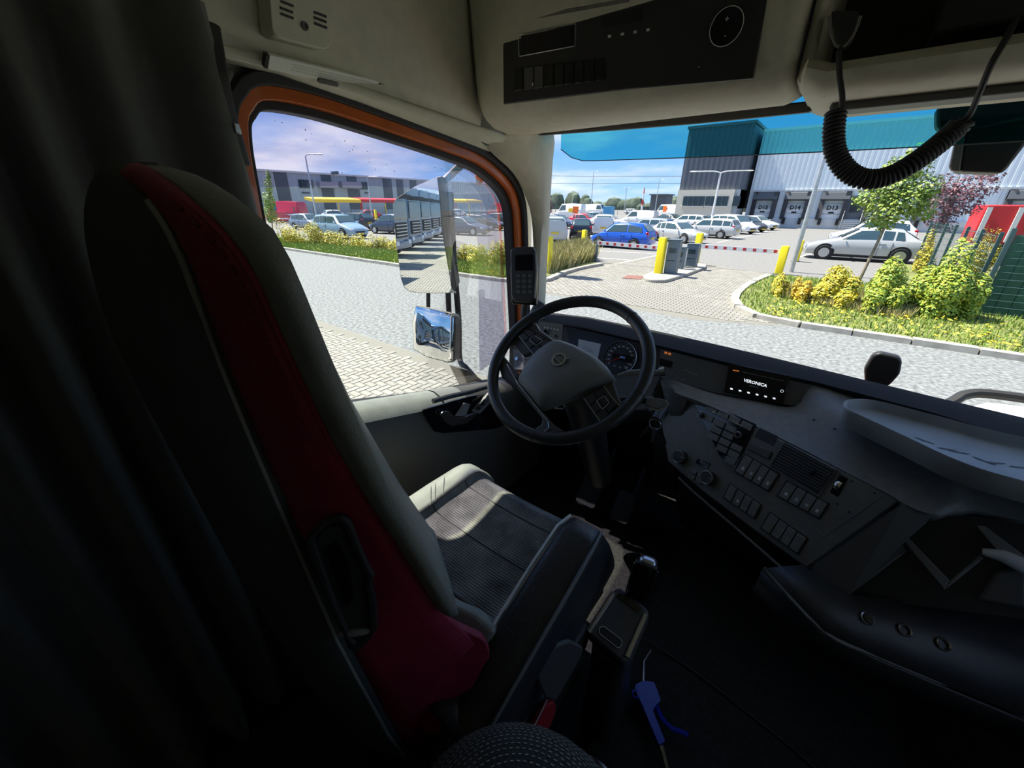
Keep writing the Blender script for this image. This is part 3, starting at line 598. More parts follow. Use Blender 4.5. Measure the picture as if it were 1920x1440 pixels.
# instrument face
pp('instrument_face', 'dash2', dash, IFr, ((1006, 600), (1100, 615), (1245, 650), (1338, 675), (1530, 717), (1492, 763), (1335, 737), (1240, 708), (1215, 770), (1015, 742), (1006, 640)), -.025, .025)
face = dash.children[-1] if False else [o for o in bpy.data.objects if o.name == 'instrument_face'][0]
pp('switch_plate', 'hub', face, IFr, ((1004, 602), (1056, 609), (1052, 655), (1010, 650)), .001, .004, .001)
k1 = IFr.at(*IFr.uv(1026, 624), .005); MB().lathe(k1, [(.013, 0), (.013, .010), (.011, .013), (.0, .013)], 24).build('light_knob', M['gloss'], face)
MB().tube([k1(.0125 * math.cos(a / 4), .0125 * math.sin(a / 4), .0125) for a in range(25)], .0008, 5, closed=True).build('knob_ring', M['silver'], face)
k2 = IFr.at(*IFr.uv(1044, 632), .005); MB().lathe(k2, [(.007, 0), (.007, .006), (.0, .007)], 16).build('dimmer_knob', M['gloss'], face)
for i in range(5): pp('symbol', 'white', face, IFr, ((1020 + i * 6, 612 + i * 1.2), (1023 + i * 6, 612.5 + i * 1.2), (1023 + i * 6, 615 + i * 1.2), (1020 + i * 6, 614.5 + i * 1.2)), .0055, .0004)
VFr = Fr(at(981, 675, X=-.985), IFr.x, IFr.z)
vt = pp('side_vent', 'dash', face, VFr, ((962, 654), (1000, 660), (1000, 695), (964, 692)), .012, -.13, 0)
for i in range(5): pp('vent_slat', 'black', vt, VFr, ((982, 664 + i * 6), (999, 666 + i * 6), (999, 669 + i * 6), (982, 667 + i * 6)), .012, .004)
w_ = VFr.at(*VFr.uv(972, 674), .012); MB().lathe(w_, [(.008, 0), (.008, .006), (.0, .006)], 16).build('vent_wheel', M['silver'], vt)
# cluster
pp('cluster_glass', 'dial', face, IFr, ((1062, 612), (1236, 652), (1232, 705), (1075, 690)), .001, .002)
pp('info_display', 'card', face, IFr, ((1085, 636), (1127, 645), (1121, 672), (1083, 664)), .003, .002)
for i in range(3): pp('display_line', 'hub', face, IFr, ((1092, 649 + i * 4), (1108 + i * 3, 652 + i * 4), (1108 + i * 3, 653 + i * 4), (1092, 650 + i * 4)), .0052, .0003)
sp = IFr.at(*IFr.uv(1163, 672), .003)
R_ = .066
spd = MB().lathe(sp, [(R_, 0), (R_, .006), (R_ - .004, .008), (R_ - .005, .003), (0, .003)], 48).build('speedometer', M['dial'], face)
MB().tube([sp((R_ - .001) * math.cos(rad(a)), (R_ - .001) * math.sin(rad(a)), .0078) for a in range(-50, 232, 6)], .0010, 5).build('bezel', M['silver'], spd)
tk = MB()
for i in range(27):
    a = rad(220 - i * 260 / 26); c_, s_ = math.cos(a), math.sin(a); r0 = R_ - (.013 if i % 2 == 0 else .010)
    tk.tube([sp(r0 * c_, r0 * s_, .0036), sp((R_ - .006) * c_, (R_ - .006) * s_, .0036)], .0006, 4)
tk.build('tick_marks', M['white'], spd, kind='stuff')
for i in range(13):
    a = rad(220 - i * 260 / 12); r0 = R_ - .020
    text('number', str(i * 10), sp.at(r0 * math.cos(a), r0 * math.sin(a), .0036), .0105, M['white'], spd)
pp('odometer', 'screen', spd, IFr, ((1150, 662), (1188, 668), (1186, 680), (1148, 675)), .0075, .0006)
text('digits', '130.2', IFr.at(*IFr.uv(1168, 671), .0085, -.02), .010, M['glowblue'], spd)
nd = rad(214); MB().tube([sp(0, 0, .005), sp(.05 * math.cos(nd), .05 * math.sin(nd), .005)], [.002, .0006], 6).build('needle', M['red'], spd)
for x, y in ((1150, 684), (1161, 687), (1172, 689)): pp('tell_tale', 'hub', spd, IFr, ((x, y), (x + 4, y + 1), (x + 4, y + 4), (x, y + 3)), .0075, .0004)
for x, y, m_ in ((1246, 659, 'amber'), (1253, 661, 'amber')): pp('warning_light', m_, face, IFr, ((x, y), (x + 5, y + 1), (x + 5, y + 5), (x, y + 4)), .002, .0006)
pp('lower_display', 'screen', face, IFr, ((1238, 672), (1262, 678), (1258, 690), (1236, 684)), .001, .001)
MB().tube([I(1292, 662, .001), I(1252, 712, .001)], .0008, 5).build('panel_joint', M['hub'], face)
for x, y in ((1283, 692), (1292, 697), (1300, 700), (1277, 710)): pp('symbol', 'hub', face, IFr, ((x, y), (x + 7, y + 2), (x + 7, y + 3.5), (x, y + 1.5)), .001, .0004)
# infotainment screen
scr = pp('centre_screen', 'gloss', face, IFr, ((1367, 681), (1484, 705), (1467, 759), (1355, 735)), .001, .006, .002)
pp('screen_glass', 'screen', scr, IFr, ((1372, 685), (1480, 708), (1465, 755), (1360, 732)), .0072, .0005)
tf = IFr.at(*IFr.uv(1416, 719), .008, -.03)
text('screen_text', 'VERONICA', tf, .0135, M['glow'], scr, .0002, bold=.0004); MB().plate(tf.at(0, -.012), rrect(.026, .003, .001), 0, .0003).build('screen_line', M['hub'], scr, smooth=0)
pp('screen_line', 'hub', scr, IFr, ((1392, 697), (1470, 714), (1470, 714.8), (1392, 697.8)), .008, .0002)
for i in range(6): pp('screen_icon', 'glow', scr, IFr, ((1369 + i * 16, 727 + i * 3.6), (1374 + i * 16, 728 + i * 3.6), (1374 + i * 16, 731 + i * 3.6), (1369 + i * 16, 730 + i * 3.6)), .008, .0002)
pp('screen_icon', 'amber', scr, IFr, ((1374, 693), (1386, 695), (1386, 697), (1374, 695)), .008, .0002)
ic = IFr.at(*IFr.uv(1466, 734), .008); MB().tube([ic(.004 * math.cos(a / 2), .004 * math.sin(a / 2), 0) for a in range(13)], .0005, 4, closed=True).build('screen_icon', M['glow'], scr)
# holes and scuffs on the dash top
def dtop(x, y, z=.735): return Fr(at(x, y, cz=z), (1, 0, 0), (-.15, -.2, 1))
for x, y in ((1514, 747), (1526, 788), (1557, 783), (1565, 804)):
    f = dtop(x, y, .748); MB().lathe(f, [(.004, 0), (.004, .002), (.0025, .002), (.002, 0)], 12).build('screw_hole', M['black'], dash)
# ------------------------------------------------------------------ centre panel, turned to the driver
c1, c2, c3 = at(1412, 797, cz=.70), at(1660, 923, cz=.70), at(1520, 1040, cz=.50)
nC = (c2 - c1).cross(c3 - c1); nC = nC if nC.y < 0 else -nC
CP = Fr(c1, c2 - c1, nC)
cpan = pp('centre_panel', 'panel', dash, CP, ((1298, 746), (1412, 797), (1580, 882), (1695, 942), (1522, 1066), (1430, 1000), (1330, 925), (1262, 868), (1248, 790)), -.03, .03, .004)
def on(name, m, q, w=.0, d=.003, bevel=0, par=None, **k): return pp(name, m, par or cpan, CP, q, w, d, bevel, **k)
def qd(p00, p10, p01, u, v):     # bilinear in the picture parallelogram p00 + u*(p10-p00) + v*(p01-p00)
    return (p00[0] + u * (p10[0] - p00[0]) + v * (p01[0] - p00[0]), p00[1] + u * (p10[1] - p00[1]) + v * (p01[1] - p00[1]))
def cell(p00, p10, p01, u0, u1, v0, v1): return [qd(p00, p10, p01, a, b) for a, b in ((u0, v0), (u1, v0), (u1, v1), (u0, v1))]
kp = on('keypad', 'gloss', ((1300, 752), (1322, 752), (1419, 796), (1380, 878), (1350, 855)), .0, .003, .001)
A, Bq, Cq = (1326, 757), (1414, 798), (1292, 831)
rowsK = [(.0, .15), (.22, .36), (.39, .53), (.56, .70), (.73, .87), (.90, 1.04)]
for j, (v0, v1) in enumerate(rowsK):
    for i in range(4):
        q = cell(A, Bq, Cq, i * .25 + .015, i * .25 + .235, v0, v1); mx_ = sum(p[0] for p in q) / 4; my_ = sum(p[1] for p in q) / 4
        if mx_ < 1305 + (my_ - 757) * .505 + 0 or (j in (1, 2) and i == 3): continue
        on('key', 'dash', q, .003, .004, .0012, kp)
MB().tube([CP.px(1336, 772, .008), CP.px(1391, 799, .008)], .0011, 5).build('chrome_strip', M['chrome'], kp)
for x, y, r_ in ((1317, 779, .0095), (1389, 817, .0095)):
    f = CP.at(*CP.uv(x, y), .003); kb = MB().lathe(f, [(r_, 0), (r_, .014), (r_ * .8, .016), (0, .016)], 24).build('rotary_knob', M['black'], kp)
    MB().tube([f(r_ * .92 * math.cos(a / 4), r_ * .92 * math.sin(a / 4), .0155) for a in range(25)], .0011, 5, closed=True).build('knob_ring', M['silver'], kb)
    MB().lathe(f.at(0, 0, .016), [(r_ * .55, 0), (r_ * .5, .002), (0, .002)], 16).build('knob_cap', M['gloss'], kb)
# pocket, slot
on('pocket', 'black', ((1425, 802), (1459, 818), (1449, 836), (1414, 819)), .0005, .001); on('pocket_slot', 'dash2', ((1408, 831), (1449, 848), (1441, 862), (1402, 842)), .0, .006, .002)
# vent
av = on('air_vent', 'black', ((1472, 832), (1566, 882), (1533, 928), (1445, 872)), .0, .002)
for i in range(9):
    v0 = i / 9 + .02
    on('vent_slat', 'dash2', cell((1472, 832), (1566, 882), (1445, 873), .01, .99, v0, v0 + .05), .001, .008, 0, av)
MB().tube([CP.px(x, y, .004) for x, y in ((1472, 830), (1567, 881), (1534, 929), (1444, 873))], .0022, 6, closed=True).build('vent_frame', M['dash'], av)
on('vent_lever', 'gloss', ((1517, 889), (1528, 882), (1531, 884), (1521, 892)), .01, .006, .001, av)
tw = on('wheel_slot', 'gloss', ((1575, 890), (1590, 897), (1572, 932), (1556, 923)), .0, .001)
f = Fr(CP.px(1573, 911, -.004), (CP.px(1590, 897) - CP.px(1575, 890)), CP.z)
wl = Fr(f.o, f.y, f.x); MB().lathe(wl, [(.012, -.006), (.013, -.004), (.013, .004), (.012, .006)], 24).build('thumb_wheel', M['chrome'], tw)
# switch rows
def srow(p00, p10, p01, n, marks):
    fr_ = on('switch_frame', 'black', [qd(p00, p10, p01, a, b) for a, b in ((-.03, -.08), (1.03, -.08), (1.03, 1.06), (-.03, 1.06))], .0, .003, .001)
    for i in range(n):
        sw_ = on('rocker', 'dash', cell(p00, p10, p01, i / n + .012, (i + 1) / n - .012, .0, .98), .003, .006, .002, fr_)
        if marks[i]: on('symbol', 'white' if marks[i] == 1 else 'card', [qd(p00, p10, p01, (i + a) / n, b) for a, b in ((.36, .58), (.62, .58), (.62, .76), (.36, .76))], .0092, .0004, 0, sw_)
srow((1398, 853), (1460, 890), (1379, 884), 4, (1, 2, 1, 1)); srow((1476, 903), (1553, 945), (1459, 930), 4, (1, 2, 2, 1))
srow((1370, 908), (1427, 947), (1358, 933), 4, (0, 1, 0, 0)); srow((1445, 962), (1513, 1010), (1428, 990), 4, (0, 0, 0, 0))
for x, y in ((1597, 903), (1640, 925), (1570, 945), (1592, 960)):
    MB().lathe(CP.at(*CP.uv(x, y), 0), [(.003, 0), (.003, .0008), (0, .0008)], 10).build('screw_hole', M['black'], cpan)
MB().tube([CP.px(x, y, .0005) for x, y in ((1655, 928), (1546, 1006), (1440, 935))], .0012, 5).build('panel_ridge', M['hub'], cpan)
# climate knobs
for x, y in ((1279, 858), (1332, 897)):
    f = CP.at(*CP.uv(x, y), .002); kb = MB().lathe(f, [(.0225, 0), (.0215, .02), (.019, .023), (0, .023)], 32).build('climate_knob', M['black'], cpan)
    MB().tube([f(.0200 * math.cos(a / 5), .0200 * math.sin(a / 5), .0225) for a in range(31)], .0014, 6, closed=True).build('knob_ring', M['silver'], kb)
    on('knob_symbol', 'hub', ((x - 4, y - 2), (x + 5, y), (x + 5, y + 2), (x - 4, y)), .026, .0004, 0, kb)
on('climate_display', 'screen', ((1309, 860), (1332, 868), (1326, 878), (1304, 868)), .001, .002); text('digits', '22.5', CP.at(*CP.uv(1318, 867), .0035, 0), .011, M['card'], cpan)
for i, j in ((0, 0), (1, 0), (0, 1), (1, 1)):
    x, y = 1296 + i * 14 - j * 3, 878 + i * 8 + j * 9; on('climate_key', 'dash', ((x, y), (x + 12, y + 7), (x + 9, y + 14), (x - 2, y + 7)), .001, .006, .0015)
# side cheek, under panel, knee panel
qs = [CP.px(1693, 943), at(1748, 966, cz=.69), at(1590, 1118, cz=.47), CP.px(1521, 1066)]
MB().add(qs, [(0, 1, 2, 3)]).build('side_cheek', M['dash2'], dash, smooth=0, solid=.01)
lo = [CP.px(x, y, -.002) for x, y in ((1522, 1064), (1430, 1000), (1330, 925), (1262, 868), (1248, 790))]
MB().grid([lo, [p + V((.0, .05, -.02)) for p in lo], [p + V((.02, .12, -.10)) for p in lo], [p + V((.03, .22, -.42)) for p in lo]]).build('under_panel', M['black'], dash, smooth=60, solid=.01)
MB().tube([CP.px(x, y, -.01) for x, y in ((1272, 895), (1300, 922), (1380, 990), (1490, 1086))], .004, 6).build('lower_edge', M['dash'], dash)
kn = [[I(1215, 760), I(1240, 712), at(1290, 748, cz=.69)], [P(-.42, 1.42, .5), P(-.36, 1.40, .52), P(-.31, 1.34, .55)], [P(-.42, 1.55, .2), P(-.36, 1.55, .2), P(-.31, 1.50, .2)]]
MB().grid(kn).build('knee_panel', M['dash2'], dash, smooth=60, solid=.01)
MB().grid([[P(-1.0, 1.38, .74), P(-.7, 1.36, .68), I(1040, 765), I(1215, 765)], [P(-1.0, 1.50, .45), P(-.75, 1.5, .45), P(-.6, 1.5, .45), P(-.42, 1.42, .5)], [P(-1.0, 1.65, .1), P(-.75, 1.65, .1), P(-.6, 1.65, .1), P(-.42, 1.6, .1)]]).build('driver_underside', M['black'], dash, smooth=60, solid=.01)
# ------------------------------------------------------------------ lower right console with niche and sockets
lc = thing('lower_console', P(.4, 1.25, .15), 'black lower dash console with storage niche and round sockets', 'console')
SPl = Fr(at(1588, 1116, cz=.475), (1, 0, 0), (at(1920, 1152, cz=.475) - at(1588, 1116, cz=.475)).cross(at(1700, 1255, cz=.405) - at(1588, 1116, cz=.475)))
if SPl.z.z < 0: SPl = Fr(SPl.o, (1, 0, 0), -SPl.z)
t0 = [SPl.px(x, y) for x, y in ((1500, 1060), (1588, 1116), (1700, 1128), (1800, 1140), (1920, 1152))] + [P(1.0, 1.03, .47)]
t1 = [SPl.px(x, y) for x, y in ((1432, 1066), (1542, 1183), (1640, 1230), (1760, 1280), (1920, 1346))] + [P(1.0, .86, .40)]
MB().grid([t0, [(a + b) / 2 + V((0, 0, .0)) for a, b in zip(t0, t1)], t1]).build('socket_shelf', M['black'], lc, smooth=60, solid=.008)
t2 = [p + V((.0, .03, -.10)) for p in t1]; t3 = [p + V((0, .15, -.2)) for p in t1]
MB().grid([t1, t2, t3]).build('shelf_front', M['black'], lc, smooth=60, solid=.008)
MB().tube([p + V((0, 0, .002)) for p in crom(t1, 4)], .005, 6).build('rim', M['dash'], lc)
SFr = SPl
for i, (x, y) in enumerate(((1620, 1160), (1690, 1182), (1761, 1208))):
    f = SFr.at(*SFr.uv(x, y), .009); so = MB().lathe(f, [(.0135, 0), (.0135, .004), (.0115, .006), (.0095, .004), (.009, -.004)], 28, False).build('socket', M['silver'], lc, label='round metal-rimmed power socket')
    MB().lathe(f, [(.0092, -.002), (.0, -.002)], 20).build('socket_core', M['black'], so)
    if i == 0: MB().lathe(f, [(.0095, .002), (.009, .007), (0, .007)], 20).build('socket_cap', M['gloss'], so)
tr_ = SFr.at(*SFr.uv(1842, 1222), .001); MB().plate(tr_, rrect(.03, .008, .003), 0, .003).build('red_indicator', M['redcloth'], lc)
# niche
NF = Fr(at(1770, 1040, cz=.60), (1, 0, 0), (-.25, -.8, .55))
nq = lambda nm, m_, q, w=0, d=.006, b=.002, **k: pp(nm, m_, lc, NF, q, w, d, b, **k)
nq('niche_wall', 'black', ((1585, 1118), (1692, 1008), (1745, 958), (1800, 965), (1925, 985), (1925, 1160), (1700, 1132)), -.03, .02, 0)
nq('niche_band', 'panel', ((1566, 1098), (1690, 1012), (1700, 1034), (1592, 1116)), -.008, .008)
nq('niche_frame', 'dash', ((1690, 1010), (1703, 1008), (1780, 1088), (1771, 1106)), .0, .008); nq('niche_frame', 'dash', ((1771, 1106), (1780, 1088), (1838, 1040), (1844, 1047)), .0, .008)
nq('niche_frame', 'panel', ((1690, 1010), (1744, 962), (1755, 964), (1703, 1010)), .0, .006); nq('niche_frame', 'dash', ((1828, 985), (1846, 986), (1925, 1046), (1925, 1060), (1866, 1030)), .0, .008)
nq('glovebox_lid', 'dash2', ((1868, 1070), (1925, 1062), (1925, 1140), (1830, 1125)), -.01, .012, .006)
nq('pen_tray', 'hub', ((1756, 958), (1800, 962), (1925, 975), (1925, 992), (1830, 980)), -.03, .006)
roll = MB().tube([NF.px(1842, 1034, .018), NF.px(1880, 1042, .018), NF.px(1930, 1066, .02)], [.007, .013, .016], 14).build('paper_roll', M['paper'], smooth=60, label='white rolled paper lying in the dash niche', cat='paper')
# ------------------------------------------------------------------ tray on the dash
tray = thing('dash_tray', P(.45, 1.28, .76), 'dusty grey oval tray lying on the dashboard top', 'tray')
to = [at(x, y, cz=.828) for x, y in ((1920, 905), (1800, 868), (1700, 822), (1615, 782), (1585, 768), (1581, 757), (1592, 750), (1640, 752), (1760, 782), (1920, 822))] + [P(.85, 1.34, .828), P(.93, 1.28, .828), P(.93, 1.14, .828), P(.85, 1.08, .828), P(.6, 1.08, .828)]
to = crom(to, 5, True); ct = sum(to, V()) / len(to)
def shrk(k, dz): return [ct + V(((p - ct).x * k, (p - ct).y * (1 - (1 - k) * 1.8), 0)) + V((0, 0, dz)) for p in to]
def tbot(r_): return [V((p.x, p.y, max(p.z, Z0 + .728 + .081 * (p.y - 1.08) / .34))) for p in r_]
MB().loft([tbot(shrk(.975, -.045)), tbot(shrk(.99, -.035)), shrk(1.0, 0.0), shrk(.994, .003), shrk(.984, .0), shrk(.972, -.018), shrk(.955, -.022)], True, True).build('body', M['dust'], tray, smooth=60)
tfl = Fr(ct + V((0, 0, -.0215)), (1, 0, 0), (0, 0, 1))
for x, y in ((1733, 826), (1776, 842), (1798, 848), (1845, 864), (1868, 868), (1910, 876)):
    u_, v_ = tfl.uv(x, y); MB().plate(tfl.at(u_, v_, 0, random.random() - .5), [(-.018, -.001), (-.004, -.003), (.014, -.001), (.018, .002), (.0, .002), (-.01, .003)], 0, .0006).build('scuff_mark', M['dash2'], tray, smooth=0)
# ------------------------------------------------------------------ steering wheel and column
sw_o = CAM + ray(1062, 687) * 1.08
WH = Fr(sw_o, (1, 0, 0), (0, -math.sin(rad(40)), math.cos(rad(40))))
wheel = thing('steering_wheel', sw_o, 'black leather steering wheel with grey hub and silver round emblem', 'steering wheel')
W = lambda x, y, w=0: WH.px(x, y, w)
Rw = .217
MB().tube([WH(Rw * math.cos(2 * math.pi * k / 72), Rw * math.sin(2 * math.pi * k / 72), .012) for k in range(72)], .0165, 14, closed=True).build('rim', M['blk_leather'], wheel, smooth=180)
for x, y in ((1018, 578), (1003, 826), (1208, 747), (1203, 590)):
    u_, v_ = WH.uv(x, y); a = math.atan2(v_, u_); t_ = V((-math.sin(a), math.cos(a)))
    fr_ = Fr(WH(Rw * math.cos(a), Rw * math.sin(a), .012), WH.z, WH.x * t_.x + WH.y * t_.y)
    MB().tube([fr_(.0168 * math.cos(b / 3), .0168 * math.sin(b / 3), 0) for b in range(19)], .0009, 5, closed=True).build('rim_joint', M['black'], wheel)
pad = [(1041, 642), (1054, 642), (1083, 652), (1121, 673), (1140, 690), (1155, 712), (1150, 717), (1094, 740), (1054, 758), (1019, 770), (1012, 767), (994, 744), (972, 719), (973, 714), (987, 690), (1008, 663), (1029, 648)]
puv = [WH.uv(x, y) for x, y in pad]; cu0 = (sum(p[0] for p in puv) / 17, sum(p[1] for p in puv) / 17)
def pring(k, w): return [WH(cu0[0] + (u_ - cu0[0]) * k, cu0[1] + (v_ - cu0[1]) * k, w) for u_, v_ in puv]
hubp = MB().loft([pring(.9, -.02), pring(1.0, -.004), pring(.99, .006), pring(.93, .022), pring(.8, .034), pring(.55, .040), pring(.2, .042)]).build('airbag_cover', M['hub'], wheel, smooth=70, bevel=0)
em = WH.at(*WH.uv(1057, 690), .044, rad(-24))
emb = MB().lathe(em, [(.0205, 0), (.0205, .0018), (.0155, .0018), (.0155, 0)], 32, False).build('emblem', M['silver'], hubp)
MB().plate(em, [(-.0205, -.0045), (.0205, -.0045), (.0205, .0045), (-.0205, .0045)], .0005, .0022).build('emblem_bar', M['silver'], emb, smooth=0)
text('emblem_text', 'VOLVO', em.at(0, 0, .0025), .0085, M['black'], emb, .0003, sx=1.15, bold=.0002)
ar = em.at(.0155, .0155, .001, rad(45)); MB().plate(ar, [(-.003, -.0015), (.003, -.0015), (.003, -.004), (.008, 0), (.003, .004), (.003, .0015), (-.003, .0015)], 0, .0016).build('emblem_arrow', M['silver'], emb, smooth=0)
for nm, q in (('spoke', ((930, 660), (948, 672), (977, 706), (972, 720), (1013, 768), (1042, 800), (1060, 812), (1030, 822), (1005, 808), (1018, 800), (1020, 788), (965, 722), (944, 712))), ('spoke', ((1094, 742), (1150, 716), (1165, 757), (1190, 745), (1200, 752), (1180, 780), (1150, 795), (1128, 795))), ('spoke', ((968, 628), (990, 605), (1005, 612), (1042, 642), (1012, 662), (985, 672), (965, 650), (950, 650)))):
    MB().prism([W(x, y, -.008) for x, y in q], WH.z * .014).build(nm, M['dash2'], wheel, bevel=.004)
MB().tube([W(x, y, .009) for x, y in ((950, 683), (970, 718), (1012, 770), (1027, 790), (1029, 802), (1020, 810))], .0018, 6).build('spoke_trim', M['silver'], wheel)
MB().tube([W(x, y, .009) for x, y in ((1132, 724), (1158, 758), (1172, 765))], .0014, 6).build('spoke_trim', M['silver'], wheel)
MB().tube([W(x, y, .009) for x, y in ((1005, 606), (1012, 620), (1042, 642))], .0014, 6).build('spoke_trim', M['silver'], wheel)
for q0, q1, q2, f_ in (((990, 617), (1040, 643), (972, 630), 1), ((1131, 726), (1157, 760), (1095, 746), 0)):
    fq = [qd(q0, q1, q2, a, b) for a, b in ((0, 0), (1, 0), (1, 1), (0, 1))]
    if f_ == 0: fq = [(1131, 726), (1157, 760), (1128, 794), (1094, 746)]
    else: fq = [(990, 617), (1040, 643), (1003, 668), (973, 630)]
    pod = MB().prism([W(x, y, .006) for x, y in fq], WH.z * .008).build('button_pod', M['gloss'], wheel, bevel=.002)
    for i in range(3):
        for j in range(2):
            u0, u1, v0, v1 = i / 3 + .02, (i + 1) / 3 - .02, j / 2 + .03, (j + 1) / 2 - .03
            bl_ = lambda u, v: tuple(fq[0][k] * (1 - u) * (1 - v) + fq[1][k] * u * (1 - v) + fq[2][k] * u * v + fq[3][k] * (1 - u) * v for k in (0, 1))
            MB().prism([W(*bl_(a, b), .014) for a, b in ((u0, v0), (u1, v0), (u1, v1), (u0, v1))], WH.z * .003).build('button', M['black'], pod, bevel=.0008)
    bl_ = lambda u, v: tuple(fq[0][k] * (1 - u) * (1 - v) + fq[1][k] * u * (1 - v) + fq[2][k] * u * v + fq[3][k] * (1 - u) * v for k in (0, 1))
    MB().tube(rpoly([W(*bl_(a, b), .018) for a, b in ((.32, .2), (.68, .2), (.68, .62), (.32, .62))], .003), .0007, 5, closed=True).build('button_ring', M['piping'], pod)
    MB().tube([W(*bl_(0, 1), .013), W(*bl_(1, 1), .013)] if not f_ else [W(*bl_(0, 1), .013), W(*bl_(1, 1), .013)], .0014, 5).build('pod_trim', M['silver'], pod)
colm = thing('steering_column', sw_o + V((0, .15, -.25)), 'black steering column shroud with stalks behind the wheel', 'column')
ax = WH.z * -1
MB().tube([WH(0, 0, -.015), WH(0, 0, -.06), WH(0, 0, -.16), WH(0, 0, -.16) + V((0, .22, -.45))], [.045, .065, .06, .045], 18).build('shroud', M['black'], colm)
st1 = MB().tube([W(1158, 705, -.04), W(1180, 699, -.04), W(1210, 697, -.04), W(1238, 699, -.04)], [.006, .009, .009, .008], 10, flat=.8).build('stalk', M['dash'], colm)
MB().tube([W(1236, 698, -.04), W(1246, 696, -.04)], [.011, .012], 10).build('stalk_tip', M['silver'], st1)
st2 = MB().tube([W(1150, 748, -.05), W(1190, 750, -.05), W(1225, 752, -.05)], [.006, .008, .011], 10).build('stalk', M['black'], colm)
MB().prism(rpoly([W(x, y, -.045) for x, y in ((1214, 746), (1250, 752), (1255, 762), (1232, 770), (1210, 762))], .004), WH.z * .008).build('stalk_tip', M['dash'], st2, bevel=.002)
MB().tube([W(1210, 763, -.036), W(1234, 770, -.036), W(1254, 760, -.036)], .0016, 5).build('tip_edge', M['silver'], st2)
kf = at(1230, 785, Y=1.12)
ky = thing('key_ring', kf, 'bunch of keys hanging from the ignition below the wheel', 'keys')
MB().tube([kf + V((.018 * math.cos(a / 3), .0, -.02 + .018 * math.sin(a / 3))) for a in range(19)], .0016, 6, closed=True).build('ring', M['silver'], ky)
for i, (dx, dz, ln) in enumerate(((-.02, -.04, .05), (.0, -.045, .055), (.02, -.04, .045))):
    p = kf + V((dx * .6, .004 * i, -.035)); q = p + V((dx * 1.5, .0, -ln)); kk = MB().tube([p, (p + q) / 2, q], [.009, .006, .003], 8, flat=.2, up=(0, 1, 0)).build('key', M['silver'] if i == 1 else M['black'], ky)
MB().cyl(kf + V((0, .06, .02)), kf + V((0, .0, -.005)), .016).build('ignition_lock', M['black'], colm)
MB().cyl(at(1222, 775, Y=1.16), kf + V((0, .055, .018)), .02).build('ignition_housing', M['black'], colm)
pd = thing('pedals', P(-.5, 1.35, .02), 'black floor pedals under the steering column', 'pedals')
for x, w_ in ((-.62, .06), (-.46, .05)):
    pf = Fr(P(x, 1.33, .13), (1, 0, 0), (0, -.8, .6)); pdl = MB().plate(pf, rrect(w_ * 1.6, .13, .015), 0, .012).build('pedal', M['rubber'], pd, bevel=.003)
    MB().tube([pf(0, 0, 0), pf(0, .05, -.12), P(x, 1.60, .25)], .012, 8).build('pedal_arm', M['black'], pdl)
# ================================================================== SMALL CAB THINGS
gs = thing('gear_selector', P(-.18, .64, .1), 'black gear selector with silver topped lever beside the driver seat', 'gear selector')
GF = Fr(at(1158, 1170, cz=.43), (1, 0, 0), (0, -.30, .95))
G = lambda *q, w=0: [GF.px(x, y, w) for x, y in q]
gb = MB().prism(rpoly(G((1099, 1184), (1150, 1106), (1162, 1100), (1213, 1140), (1217, 1150), (1180, 1236), (1168, 1243)), .008), GF.z * -.05).build('housing', M['dash2'], gs, bevel=.008, seg=3)
for q in (((1103, 1184), (1150, 1112)), ((1176, 1232), (1211, 1152))): MB().tube([*G(*q, w=.001)], .006, 8, flat=.7).build('side_rail', M['silver'], gb)
MB().prism(rpoly(G((1124, 1176), (1132, 1174), (1166, 1200), (1167, 1208), (1160, 1216), (1124, 1188), w=.0), .004), GF.z * .003).build('mode_button', M['black'], gb, bevel=.001)
MB().tube(rpoly(G((1124, 1176), (1132, 1174), (1166, 1200), (1167, 1208), (1160, 1216), (1124, 1188), w=.003), .004), .0007, 5, closed=True).build('button_frame', M['piping'], gb)
MB().prism(rpoly(G((1155, 1118), (1162, 1112), (1204, 1140), (1198, 1150), w=0), .004), GF.z * .002).build('lever_slot', M['gloss'], gb, smooth=0)
lv0, lv1 = (G((1190, 1118))[0]), at(1214, 1055, cz=.545)
lx = V((1, .2, 0)).normalized(); ld = (lv1 - lv0).normalized(); ly = ld.cross(lx)
def lsec(t, a, b): c = lv0 + (lv1 - lv0) * t; return [c + lx * u_ * a + ly * v_ * b for u_, v_ in rrect(2, 2, .7, 3)]
lev = MB().loft([lsec(0, .020, .013), lsec(.3, .022, .014), lsec(.9, .026, .017), lsec(1.0, .024, .015)]).build('lever', M['gloss'], gs, bevel=.002)
MB().loft([lsec(.96, .019, .013), lsec(1.03, .020, .016), lsec(1.10, .018, .014), lsec(1.14, .010, .008)]).build('knob_top', M['silver'], lev, smooth=70)
for s in (-1, 1): MB().tube([lv0 + (lv1 - lv0) * t + lx * (s * a) + ly * -.0155 for t, a in ((.05, .0205), (.5, .0235), (.97, .026))], .0028, 6).build('lever_trim', M['chrome'], lev)
c_ = GF.px(1160, 1175); MB().loft([[P(c_.x + x, c_.y + y, z) for x, y in rrect(.085 * k, .12 * k, .02)] for z, k in ((.09, 1.1), (.25, .9), (.385, .95))]).build('stand', M['black'], gs)
